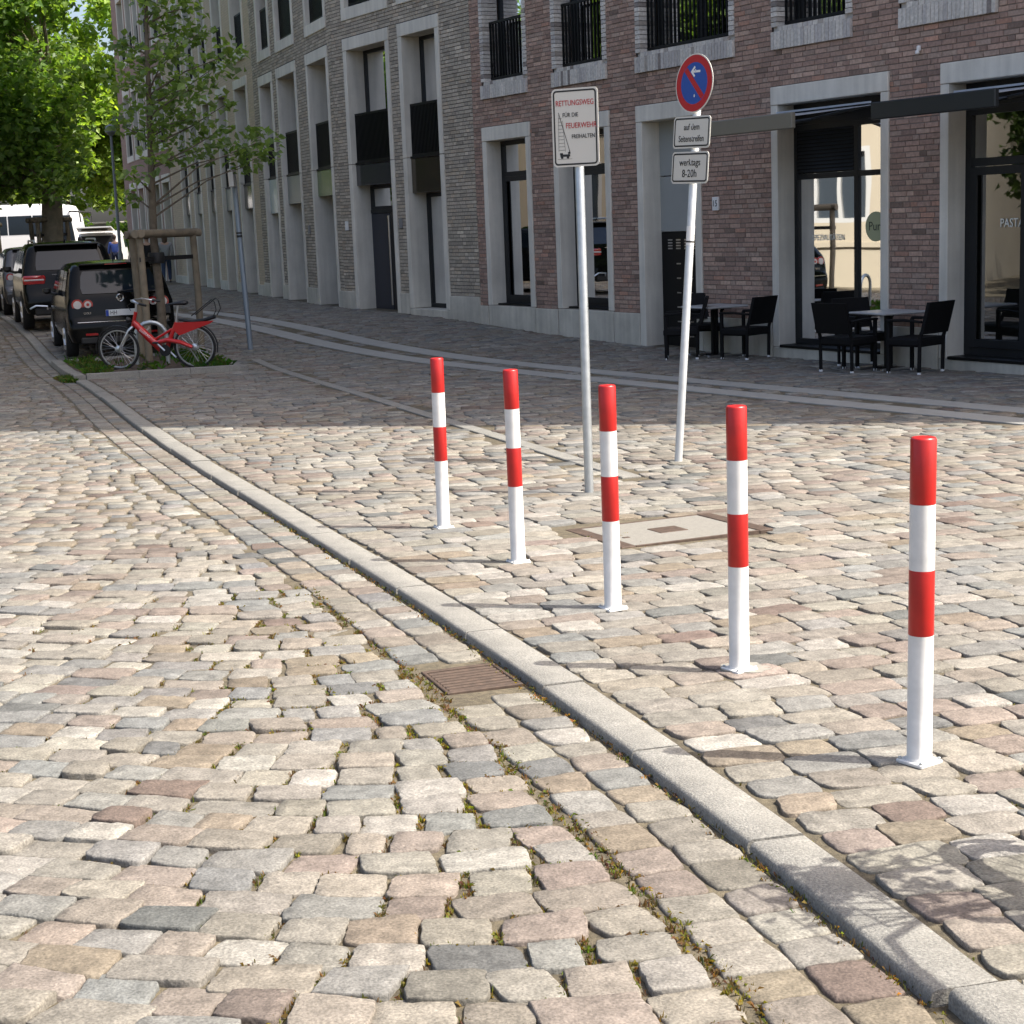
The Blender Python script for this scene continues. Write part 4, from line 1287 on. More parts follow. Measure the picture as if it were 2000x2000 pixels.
# no parking sign on the leaning pole
S2_ = (1.28, 12.33)
s2 = empty('no_parking_sign', (S2_[0], S2_[1], g1(*S2_)), 0, 'round blue and red no parking sign on a leaning pole with two text plates', 'traffic sign')
s2.rotation_euler = (rad(-.6), rad(4.25), 0)
mb = MB(); mb.lathe([(.030, -.08), (.030, 2.93), (.022, 2.945)], n=18); mb.build('pole', mat('pole_white_grey', (.55, .57, .57), .4, metal=.3, var=.1, scale=14), s2, smooth=40)
RZ2 = rad(-57)
def face(name, zz, dy=-.036):
    e_ = Matrix.Translation((0, 0, zz)) @ Matrix.Rotation(RZ2, 4, 'Z') @ Matrix.Translation((.0, dy, 0))
    return e_
def disc(r, n=40, cx=0, cz=0): return [(cx + r * math.cos(i / n * 6.28318), cz + r * math.sin(i / n * 6.28318)) for i in range(n)]
mb = MB(); mb.prism(disc(.212), -.004, 0, axis='y'); d_ = mb.build('round_plate', M_SIGNW, s2); d_.matrix_local = face('d', 2.79)
mb = MB(); ring(mb, disc(.203), disc(.150), -.0048)
bar = [(-.118, .093), (-.093, .118), (.118, -.093), (.093, -.118)]
mb.quad(*[(a, -.0052, b) for a, b in ((-.118, .088), (-.088, .118), (.118, -.088), (.088, -.118))])
mb.build('red_ring', M_SRED, d_, recalc=False)
mb = MB(); mb.prism(disc(.1502), -.0046, -.0041, axis='y'); mb.build('blue_field', M_SBLUE, d_)
mb = MB()
def line2(x0, z0, x1, z1, w_, d=-.0056):
    dx, dz = x1 - x0, z1 - z0; l = math.hypot(dx, dz); nx, nz = -dz / l * w_ / 2, dx / l * w_ / 2
    mb.quad((x0 + nx, d, z0 + nz), (x0 - nx, d, z0 - nz), (x1 - nx, d, z1 - nz), (x1 + nx, d, z1 + nz))
line2(-.03, .083, .065, .083, .016); line2(-.036, .079, .004, .118, .016, -.0058); line2(-.036, .087, .004, .048, .016, -.006)
mb.build('white_arrow', M_WHITE, d_, recalc=False)
p1_ = plate(s2, 'text_plate', .42, .231, 0, .03); p1_.matrix_local = face('p', 2.44)
text('lettering', 'auf dem', .066, M_INK, p1_, (.0, -.0055, .036), TX, sx=.85)
text('lettering', 'Seitenstreifen', .066, M_INK, p1_, (.0, -.0055, -.048), TX, sx=.80)
p2_ = plate(s2, 'text_plate', .42, .231, 0, .03); p2_.matrix_local = face('p', 2.185)
text('lettering', 'werktags', .072, M_INK, p2_, (.0, -.0055, .036), TX, sx=.92)
text('lettering', '8-20h', .08, M_INK, p2_, (.0, -.0055, -.045), TX, sx=.92)
mb = MB(); mb.lathe([(.0306, 1.62), (.0306, 1.76)], n=18); st_ = mb.build('sticker', M_WHITE, s2, smooth=40)
mb = MB(); mb.lathe([(.031, 1.64), (.031, 1.652)], n=18); mb.build('sticker_print', M_INK, st_, smooth=40)
mb = MB()
for zz in (2.70, 2.88, 2.40, 2.48, 2.15, 2.22): mb.box(-.033, .033, -.034, .034, zz - .01, zz + .01)
mb.build('pole_clamp', M_SBACK, s2)

# slim pole behind the planting bed, its plate seen edge on
S3 = (-4.43, 28.57)
s3 = empty('sign_pole', (S3[0], S3[1], g1(*S3)), 0, 'slim grey pole behind the planting bed with a plate seen edge on', 'pole')
s3.rotation_euler = (0, rad(-1.9), 0)
mb = MB(); mb.lathe([(.046, -.05), (.046, 3.1), (.035, 3.13)], n=14); mb.build('pole', mat('pole_blue_grey', (.22, .26, .30), .45, metal=.3), s3, smooth=40)
mb = MB(); mb.cham(-.045, .045, -.30, -.045, 2.78, 3.08, .006); mb.build('plate', M_SBACK, s3)
mb = MB(); mb.lathe([(.049, 1.93), (.049, 1.97)], n=14); mb.lathe([(.049, 1.99), (.049, 2.02)], n=14); mb.build('band', M_INK, s3, smooth=40)

# ------------------------------------------------------------------ cafe tables and chairs
M_WICK = mat('black_wicker', (.005, .005, .0055), .65, spec=.2, bump=.004, bscale=150)
M_FOOT = mat('chair_foot', (.7, .7, .7), .4)
M_TOP = mat('table_marble', (.40, .40, .39), .35, var=.12, scale=6)


def make_chair(label):
    c = empty('cafe_chair', label=label, cat='chair', group='black wicker chairs outside the shop')
    w_ = .56; d = .56
    # x to the side, +y is the way the sitter looks
    mb = MB(); mb.cham(-w_/2, w_/2, -.24, .27, .34, .45, .025); mb.build('seat', M_WICK, c, smooth=35)
    mb = MB()
    n = 7
    o = 0; rows = []
    for i in range(n):
        t = i / (n - 1); z = .50 + .39 * t; y = -.235 - .10 * t
        rows.append((z, y))
    for side in (0, .045):
        for (z, y) in rows:
            for j in range(5):
                xx = -w_/2 * (1 - .02) + w_ * .98 * j / 4; cur = -.02 * (1 - abs(j - 2) / 2)
                mb.v.append((xx, y + side * -1 + cur, z))
    for s_ in range(2):
        for i in range(n - 1):
            for j in range(4):
                a = s_*n*5 + i*5 + j; mb.f.append((a, a+1, a+6, a+5))
    for i in range(n - 1):
        for j in (0, 4):
            a = i*5 + j; mb.f.append((a, a+5, a+5+n*5, a+n*5))
    for j in range(4):
        for i in (0, n-1):
            a = i*5 + j; mb.f.append((a, a+1, a+1+n*5, a+n*5))
    mb.build('backrest', M_WICK, c, smooth=35)
    for sx in (-1, 1):
        mb = MB(); mb.cham(sx*(w_/2 - .025) - .022, sx*(w_/2 - .025) + .022, .21, .255, .0, .655, .006); lf = mb.build('leg', M_WICK, c)
        mb = MB(); mb.path([(sx*(w_/2 - .025), -.215, 0), (sx*(w_/2 - .025), -.225, .45), (sx*(w_/2 - .025), -.25, .52)], .024, 6); lb2 = mb.build('leg', M_WICK, c, smooth=40)
        for yy, pl in ((.233, lf), (-.215, lb2)):
            mb = MB(); mb.lathe([(.02, -.001), (.026, .006), (.024, .03)], (sx*(w_/2 - .025), yy, 0), 10); mb.build('foot_cap', M_FOOT, pl, smooth=40)
        mb = MB(); mb.path([(sx*(w_/2 - .01), .245, .66), (sx*(w_/2 - .01), .0, .668), (sx*(w_/2 - .012), -.26, .65)], [.03, .03, .028], 6, sq=.6); mb.build('armrest', M_WICK, c, smooth=40)
    return c


def make_table(label):
    c = empty('cafe_table', label=label, cat='table', group='cafe tables')
    mb = MB(); mb.cham(-.36, .36, -.36, .36, .715, .745, .010); mb.build('table_top', M_TOP, c)
    mb = MB(); mb.cham(-.05, -.012, -.03, .03, .03, .714, .004); mb.build('column', M_BLACK, c)
    mb = MB(); mb.cham(.012, .05, -.03, .03, .03, .714, .004); mb.build('column', M_BLACK, c)
    for yy in (-.24, .24):
        mb = MB(); mb.cham(-.30, .30, yy - .03, yy + .03, .0, .035, .008); mb.build('foot_bar', M_STEEL, c)
    mb = MB(); mb.cham(-.03, .03, -.21, .21, .0, .03, .006); mb.build('foot_bridge', M_BLACK, c)
    mb = MB(); mb.box(-.3, .3, -.02, .02, .69, .714); mb.build('top_rail', M_BLACK, c)
    return c


CH = [((2.60, 24.10), 82, 'black wicker chair at the left side of the left table'),
      ((3.02, 24.98), 176, 'black wicker chair behind the left table by the letter boxes'),
      ((3.47, 23.72), 44, 'black wicker chair at the right of the left table, back turned to the street'),
      ((4.37, 20.98), -52, 'greyish black wicker chair nearest the street at the left of the right table'),
      ((4.75, 21.72), 200, 'black wicker chair between the right table and the shop window'),
      ((5.12, 20.46), 42, 'rightmost black wicker chair beside the concrete pillar')]
c0 = make_chair('x')
for i, ((cx, cy), rot, lab) in enumerate(CH):
    c = c0 if i == 0 else copy_tree(c0)
    c.location = (cx, cy, g1(cx, cy) + .002); c.rotation_euler = (0, 0, rad(rot)); c['label'] = lab
t0 = make_table('white topped cafe table at the left, before the brick pier')
t0.location = (3.10, 24.32, g1(3.1, 24.32) + .002); t0.rotation_euler = (0, 0, rad(28))
t1 = copy_tree(t0); t1['label'] = 'white topped cafe table at the right, before the shop window'
t1.location = (4.93, 21.13, g1(4.93, 21.13) + .002); t1.rotation_euler = (0, 0, rad(25))

# ------------------------------------------------------------------ planting bed with its stone rim
bed = tag(empty('planting_bed'), None, None, None, 'structure')
for k_ in range(3):
    a = KW + .005 + k_ * (U_BED - KW) / 3; b = KW + .005 + (k_ + 1) * (U_BED - KW) / 3
    kerb_piece(bed, 'rim_stone', a, b - .006, V_BED0, .12, .085, across=True, flip=1, r=.012)
    kerb_piece(bed, 'rim_stone', a, b - .006, V_BED1, .12, .085, across=True, flip=-1, r=.012)
for k_ in range(3):
    a = V_BED0 + k_ * (V_BED1 - V_BED0) / 3; b = V_BED0 + (k_ + 1) * (V_BED1 - V_BED0) / 3
    kerb_piece(bed, 'rim_stone', a, b - .006, U_BED, .12, .06, flip=1, r=.012)
us_ = np.linspace(KW, U_BED, 14); vs2 = np.linspace(V_BED0 + .11, V_BED1 - .11, 18)
UU, VV = np.meshgrid(us_, vs2, indexing='ij'); x, y, _, _ = K(UU.ravel(), VV.ravel())
a = np.array([i * 18 + j for i in range(13) for j in range(17)])
npmesh('soil', np.stack([x, y, gz(x, y) + .045 + rng.normal(0, .012, len(x))], -1), np.stack([a, a + 18, a + 19, a + 1], -1).ravel(), np.full(len(a), 4), M_SOIL, bed)
GR = [(.05, .10, .018), (.07, .13, .025), (.04, .08, .02), (.10, .12, .04)]
uu = rng.uniform(KW + .05, U_BED - .05, 1500); vv = rng.uniform(V_BED0 + .15, V_BED1 - .12, 1500)
k = ((uu < .6) | (uu > 1.85) | (rng.uniform(0, 1, 1500) < .10)) & (rng.uniform(0, 1, 1500) < .45)
x, y, _, _ = K(uu[k], vv[k])
tufts('bed_grass', list(zip(x, y)), gz(x, y) + .05, .05, .17, 6, GR, 'short green grass growing in the planting bed', 'grass')
uu = rng.uniform(-.14, -.01, 160); vv = rng.uniform(V_BED0 - .1, V_BED0 + .9, 160); x, y, _, _ = K(uu, vv)
tufts('gutter_grass', list(zip(x, y)), gz(x, y) - .06, .05, .16, 6, GR + [(.14, .13, .05)], 'grass tuft growing in the gutter at the corner of the bed', 'grass')

# ------------------------------------------------------------------ timber support round the young tree
M_LOG = mat('round_timber', (.20, .165, .115), .85, var=.25, scale=6, bump=.004, bscale=40)
M_STRAP = mat('black_strap', (.008, .008, .009), .6)
sup = empty('tree_support', (-6.0, 27.9, g1(-6, 27.9)), 0, 'round timber tree support frame with black straps in the planting bed', 'tree support')
PO = [(.16, -1.0), (-.11, -.3), (.75, .5)]
topz = 2.07
for (a, b) in PO:
    mb = MB(); mb.path([(a, b, -.1), (a + .01, b, 1.0), (a - .01, b, topz - .05)], [.062, .06, .058], 12); mb.build('post', M_LOG, sup, smooth=40)
def beam(p, q, ext=.13, z=topz, r=.066):
    p = Vector((*p, z)); q = Vector((*q, z)); d = (q - p).normalized()
    mb = MB(); mb.path([p - d * ext, p.lerp(q, .5), q + d * ext], [r, r * .97, r], 14); return mb.build('beam', M_LOG, sup, smooth=40)
beam(PO[0], PO[2]); beam(PO[0], PO[1], z=topz + .005); beam(PO[1], PO[2], z=topz - .01)
TR = (-5.75, 27.62)
for (a, b) in PO[:3]:
    mb = MB(); q = Vector((TR[0] + 6.0, TR[1] - 27.9, 1.66)); p = Vector((a, b, 1.66)); d = (p - q).normalized()
    nn = Vector((-d.y, d.x, 0)) * .01
    a1, b1 = q, p + d * .07
    mb.prism([(0, -.035), (1, -.035), (1, .035), (0, .035)], 0, 1, axis='y'); mb.v = [tuple(a1.lerp(b1, X) + nn * (Y - .5) * 2 + Vector((0, 0, Z))) for X, Y, Z in mb.v]; mb.build('strap', M_STRAP, sup)
mb = MB(); mb.lathe([(.13, 1.58), (.14, 1.62), (.14, 1.72), (.13, 1.76)], (TR[0] + 6.0, TR[1] - 27.9, 0), 14); mb.build('strap', M_STRAP, sup, smooth=40)
# bicycle stand hoop
hp = empty('bicycle_hoop', (-5.62, 26.15, g1(-5.62, 26.15)), rad(8), 'grey steel bicycle hoop behind the red bicycle', 'bicycle stand')
mb = MB(); pts = [(-.24, 0, -.1), (-.24, 0, .5)] + [(-.24 * math.cos(t_ * math.pi / 8), 0, .5 + .22 * math.sin(t_ * math.pi / 8)) for t_ in range(1, 8)] + [(.24, 0, .5), (.24, 0, -.1)]
mb.path(pts, .035, 10); mb.build('hoop', M_GALV, hp, smooth=40)
# ------------------------------------------------------------------ bicycle
M_TYRE = mat('tyre_rubber', (.015, .015, .015), .8)
M_ALU = mat('rim_aluminium', (.62, .64, .66), .3, metal=.85)
M_BRED = mat('bicycle_red', (.46, .012, .014), .3, coat=.4)
M_BBLK = mat('bicycle_black', (.01, .01, .011), .5)


def make_bike(label, grp=None, basket=False, frame_m=None):
    """x forward, y left, origin under the rear wheel"""
    b = empty('bicycle', label=label, cat='bicycle', group=grp)
    fm = frame_m or M_BRED
    Rw = .335; WB = 1.22
    Mx = Matrix.Rotation(rad(90), 4, 'X')
    def wheel(cx):
        w_ = empty('wheel', (cx, 0, Rw), parent=b)
        mb = MB(); mb.path([((Rw - .02) * math.cos(i / 36 * 6.2832), 0, (Rw - .02) * math.sin(i / 36 * 6.2832)) for i in range(36)], .021, 8, closed=True); mb.build('tyre', M_TYRE, w_, smooth=60)
        mb = MB(); mb.path([((Rw - .048) * math.cos(i / 36 * 6.2832), 0, (Rw - .048) * math.sin(i / 36 * 6.2832)) for i in range(36)], .013, 6, closed=True); mb.build('rim', M_ALU, w_, smooth=60)
        mb = MB()
        for i in range(28):
            a = i / 28 * 6.2832; h = .03 if i % 2 else -.03; a2 = a + (.5 if i % 4 < 2 else -.5)
            mb.path([(.04 * math.cos(a2), h, .04 * math.sin(a2)), ((Rw - .05) * math.cos(a), 0, (Rw - .05) * math.sin(a))], .0016, 4, caps=False)
        mb.build('spokes', M_ALU, w_)
        mb = MB(); mb.lathe([(.02, -.045), (.05, -.035), (.055, -.02), (.055, .02), (.05, .035), (.02, .045)], n=18, M=Mx); mb.build('hub', M_ALU, w_, smooth=40)
    wheel(0); wheel(WB)
    head_t = Vector((WB - .33, 0, .90)); head_b = Vector((WB - .26, 0, .68)); bb = Vector((.46, 0, .30)); seat_t = Vector((.26, 0, .72))
    mb = MB(); mb.path([head_t, head_b], .028, 12); mb.path([head_b + Vector((-.02, 0, .06)), Vector((.72, 0, .50)), bb + Vector((.08, 0, .02)), bb], [.048, .06, .06, .055], 12)
    mb.path([bb, Vector((.35, 0, .54)), seat_t], [.04, .034, .028], 10)
    mb.path([Vector((.62, 0, .47)), Vector((.33, 0, .62))], .02, 8)
    mb.build('frame', fm, b, smooth=40)
    mb = MB()
    mb.path([Vector((.60, .05, .42)), Vector((.40, .055, .46)), Vector((.20, .06, .42)), Vector((.02, .062, .34))], [.055, .062, .055, .045], 10, sq=.6); mb.build('chain_guard', fm, b, smooth=40)
    text('lettering', 'StadtRAD', .045, M_WHITE, b, (.78, -.046, .60), (rad(90), rad(38), 0), sx=1.0) if not basket else None
    text('lettering', 'StadtRAD', .05, M_WHITE, b, (.76, .056, .57), (rad(90), rad(38), rad(180)), sx=1.0) if not basket else None
    # rear carrier panel and rack
    mb = MB(); mb.prism([(.28, .72), (.31, .60), (.22, .52), (-.28, .69), (-.34, .73), (-.05, .72)], -.03, .03, axis='y'); mb.build('carrier_panel', fm, b)
    mb = MB(); mb.path([(.22, 0, .76), (0, 0, .72), (-.18, 0, .74), (-.36, 0, .79)], [.02, .03, .03, .03], 8); mb.build('rack', M_BBLK, b, smooth=40)
    mb = MB(); mb.path([(-.36, .10, .80), (-.42, .11, .90), (-.40, .10, 1.02), (-.36, .10, 1.06), (-.02, .1, .82)], .008, 6); mb.path([(-.36, -.10, .80), (-.42, -.11, .90), (-.40, -.10, 1.02), (-.36, -.10, 1.06), (-.02, -.1, .82)], .008, 6)
    mb.build('rack_hoop', M_BBLK, b, smooth=40)
    # fork, bars, saddle
    mb = MB()
    for sy in (-.055, .055): mb.path([head_b, (WB - .20, sy, .62), (WB - .02, sy, Rw)], [.022, .018, .012], 8)
    mb.build('fork', M_ALU, b, smooth=40)
    mb = MB(); mb.path([head_t, head_t + Vector((-.02, 0, .14))], .017, 8); mb.path([head_t + Vector((-.02, 0, .14)), (WB - .30, 0, 1.08)], .016, 8)
    mb.path([(WB - .52, .30, 1.04), (WB - .36, .22, 1.08), (WB - .29, .05, 1.08), (WB - .29, -.05, 1.08), (WB - .36, -.22, 1.08), (WB - .52, -.30, 1.04)], .013, 8); mb.build('handlebar', M_ALU, b, smooth=40)
    for sy in (-1, 1):
        mb = MB(); mb.path([(WB - .62, sy*.33, 1.02), (WB - .50, sy*.29, 1.045)], .019, 8); mb.build('grip', M_BBLK, b, smooth=40)
    mb = MB(); mb.path([seat_t, Vector((.21, 0, .99))], .016, 8); mb.build('seat_post', M_ALU, b, smooth=40)
    mb = MB()
    mb.path([(.06, 0, 1.01), (.10, 0, 1.015), (.20, 0, 1.01), (.34, 0, 1.0), (.38, 0, .99)], [.05, .085, .07, .03, .015], 12, sq=.45); mb.build('saddle', M_BBLK, b, smooth=50)
    # mudguards
    for cx, a0, a1 in ((0, -15, 150), (WB, 35, 200)):
        mb = MB(); mb.path([(cx - (Rw + .025) * math.cos(rad(a)), 0, Rw + (Rw + .025) * math.sin(rad(a))) for a in range(a0, a1, 11)], .028, 6, sq=.3); mb.build('mudguard', M_BBLK, b, smooth=50)
    # cranks
    mb = MB(); mb.path([bb + Vector((0, -.07, 0)), bb + Vector((-.12, -.075, -.13))], .016, 8); mb.path([bb + Vector((0, .08, 0)), bb + Vector((.12, .085, .13))], .016, 8); mb.build('crank', M_ALU, b, smooth=40)
    mb = MB(); mb.lathe([(.085, -.004), (.09, 0), (.085, .004)], n=20, M=Matrix.Translation(bb + Vector((0, .06, 0))) @ Mx); mb.build('chain_ring', M_BBLK, b)
    for q in ((-.12, -.11, -.13), (.12, .12, .13)):
        mb = MB(); p = bb + Vector(q); mb.cham(p.x - .045, p.x + .045, p.y - .035, p.y + .035, p.z - .012, p.z + .012, .005); mb.build('pedal', M_BBLK, b)
    mb = MB(); mb.path([(.10, -.06, .30), (-.02, -.16, .02)], .011, 6); mb.build('kick_stand', M_ALU, b, smooth=40)
    mb = MB(); mb.lathe([(.02, 0), (.045, .03), (.05, .06)], n=14, M=Matrix.Translation((WB - .24, 0, .78)) @ Matrix.Rotation(rad(90), 4, 'Y')); mb.build('headlight', M_BBLK, b, smooth=40)
    mb = MB(); mb.path([(WB - .26, .02, .92), (WB - .22, .05, 1.0), (WB - .30, .08, 1.05)], .005, 5); mb.build('brake_cable', M_BBLK, b)
    if basket:
        mb = MB()
        for zz in (.92, 1.02, 1.14):
            e_ = .15 + (zz - .92) * .25
            mb.path([(WB - .10 - e_, -e_ * 1.2, zz), (WB - .10 + e_ * .8, -e_ * 1.2, zz), (WB - .10 + e_ * .8, e_ * 1.2, zz), (WB - .10 - e_, e_ * 1.2, zz)], .006, 5, closed=True)
        for i in range(20):
            a = i / 20 * 6.2832; c_, s_ = math.cos(a), math.sin(a)
            mb.path([(WB - .12 + .14 * c_, .17 * s_, .92), (WB - .12 + .19 * c_, .24 * s_, 1.14)], .004, 4)
        mb.build('basket', M_BBLK, b)
    return b


bk = make_bike('red rental bicycle parked in front of the tree support and black car')
fx, fy, rx_, ry_ = -5.98, 25.42, -4.76, 25.25
bk.location = (rx_, ry_, g1(rx_, ry_) + .03); bk.rotation_euler = (rad(-3), 0, math.atan2(fy - ry_, fx - rx_))
# a second bicycle stands just outside the picture at the lower right; its shadow falls across the kerb
b2 = make_bike('dark bicycle with front basket leaning just outside the picture at lower right', basket=True, frame_m=M_BBLK)
b2.location = (2.15, 2.6, g1(2.15, 2.6)); b2.rotation_euler = (rad(3), 0, rad(115))

BK2 = b2.location.copy(), b2.rotation_euler[2]
# ------------------------------------------------------------------ vehicles
M_CARB = mat('car_black', (.003, .0033, .0033), .12, spec=.17)
M_CARG = mat('car_dark_green_black', (.004, .0045, .0042), .12, spec=.17)
M_CARS = mat('car_grey', (.06, .062, .065), .25, metal=.4, coat=.3)
M_CARW = mat('van_white', (.78, .78, .77), .3, coat=.6)
M_CGLASS = mat('car_glass', (.012, .018, .026), .05, spec=.35)
M_PLAST = mat('black_plastic', (.012, .012, .012), .55)
M_TAIL = mat('tail_light_red', (.35, .012, .012), .15, coat=1.0)
M_LAMP = mat('clear_lamp', (.55, .52, .50), .15, coat=1.0)
M_PLATE = mat('number_plate', (.75, .75, .73), .4)


class Car:
    def __init__(s, root, st, W, zb=.28, belt=.92, roofw=.74, H=1.55):
        s.r, s.st, s.W, s.zb, s.belt, s.roofw, s.H = root, st, W, zb, belt, roofw, H
        s.rear_z = [q[1] for q in st if True]; s.rear_x = [q[0] for q in st]
        k_ = int(np.argmax(s.rear_z)); s.rz, s.rx = s.rear_z[:k_ + 1], s.rear_x[:k_ + 1]

    def hw(s, z):
        W2 = s.W / 2
        if z < s.zb + .18: return W2 * (.93 + .07 * max(0, (z - s.zb)) / .18)
        if z < s.belt: return W2 * (1 - .02 * (z - s.zb - .18) / (s.belt - s.zb))
        t = (z - s.belt) / max(.01, s.H - s.belt)
        return W2 * (.98 - (.98 - s.roofw) * t**1.15)

    def xr(s, z): return float(np.interp(z, s.rz, s.rx))

    def body(s, m, name='body'):
        mb = MB(); n = 0
        T = [0, .04, .18, .36, .54, .70, .84, .94, .985]
        for (x, zt, wf) in s.st:
            L = []
            for t in T:
                z = s.zb + (zt - s.zb) * t; y = s.hw(z) * wf * (1 if t < .8 else (.995 if t < .9 else (.97 if t < .96 else .91)))
                if t == 0: y *= .9
                L.append((x, y, z))
            yt = s.hw(zt) * wf
            L += [(x, yt * .76, zt - .002), (x, yt * .42, zt + .014), (x, 0, zt + .02)]
            full = L + [(a, -b, c) for a, b, c in L[-2::-1]]
            n = len(full); mb.v += full
        for i in range(len(s.st) - 1):
            for k_ in range(n):
                k2 = (k_ + 1) % n; mb.f.append((i*n+k_, i*n+k2, (i+1)*n+k2, (i+1)*n+k_))
        mb.f.append(tuple(range(n))); mb.f.append(tuple(range((len(s.st)-1)*n, len(s.st)*n)))
        return mb.build(name, m, s.r, smooth=38)

    def rear_patch(s, name, ylo, yhi, zlo, zhi, m, eps=.012, parent=None, taper=0.0, nz=5, r=.0):
        mb = MB()
        for i in range(nz):
            t = i / (nz - 1); z = zlo + (zhi - zlo) * t
            sh = taper * t
            e_ = r * (1 if i in (0, nz - 1) else 0)
            for y in (ylo + sh + e_, (ylo + yhi) / 2, yhi - sh - e_):
                mb.v.append((s.xr(z) - eps - .01 * (1 - abs(y) / (s.W / 2)), y, z))
        for i in range(nz - 1):
            for j in range(2):
                a = i*3 + j; mb.f.append((a, a+1, a+4, a+3))
        return mb.build(name, m, parent or s.r, smooth=50)

    def side_patch(s, name, xs_lo, xs_hi, zlo, zhi, side, m, eps=.008, parent=None):
        """quad on the body side: xs_lo=(x0,x1) at zlo, xs_hi at zhi"""
        mb = MB(); nz = 5
        for i in range(nz):
            t = i / (nz - 1); z = zlo + (zhi - zlo) * t
            x0 = xs_lo[0] + (xs_hi[0] - xs_lo[0]) * t; x1 = xs_lo[1] + (xs_hi[1] - xs_lo[1]) * t
            y = side * (s.hw(z) + eps)
            mb.v += [(x0, y, z), (x1, y, z)]
        for i in range(nz - 1): mb.f.append((i*2, i*2+1, i*2+3, i*2+2))
        return mb.build(name, m, parent or s.r, smooth=50)

    def wheel(s, x, side, r=.32, wd=.20, rim=None):
        y = side * (s.W / 2 - wd / 2 + .012)
        w_ = empty('wheel', (x, y, r), parent=s.r)
        Mx = Matrix.Rotation(rad(90), 4, 'X')
        mb = MB(); mb.lathe([(r*.62, -wd/2), (r*.93, -wd/2), (r, -wd/2 + .03), (r, wd/2 - .03), (r*.93, wd/2), (r*.62, wd/2)], n=28, M=Mx); mb.build('tyre', M_TYRE, w_, smooth=40)
        mb = MB(); sgn = side
        mb.lathe([(r*.05, -.02), (r*.6, -.02), (r*.66, .01), (r*.62, .02)], n=24, M=Matrix.Translation((0, sgn * (wd/2 - .012), 0)) @ Mx)
        for i in range(5):
            a = i / 5 * 6.2832; mb.path([(0, sgn*(wd/2 + .004), 0), (r*.58*math.cos(a), sgn*(wd/2 - .004), r*.58*math.sin(a))], .028, 5)
        mb.build('rim', rim or M_ALU, w_, smooth=40)
        mb = MB(); rr = r * 1.17
        pts = [(x + rr * math.cos(rad(a)), r + rr * math.sin(rad(a))) for a in range(-12, 193, 12)]
        zs = [max(p[1], s.zb + .0) for p in pts]
        mb.v = [(x, side * (s.W / 2 + .003), r)] + [(p[0], side * (s.hw(min(z_, s.belt)) + .006), z_) for p, z_ in zip(pts, zs)]
        mb.f = [(0, i, i + 1) for i in range(1, len(pts))]
        mb.build('wheel_arch', M_PLAST, s.r)


CAR_AZ = rad(-19.6)
CAR_RZ = math.atan2(math.cos(CAR_AZ), math.sin(CAR_AZ))         # heading angle of local +x


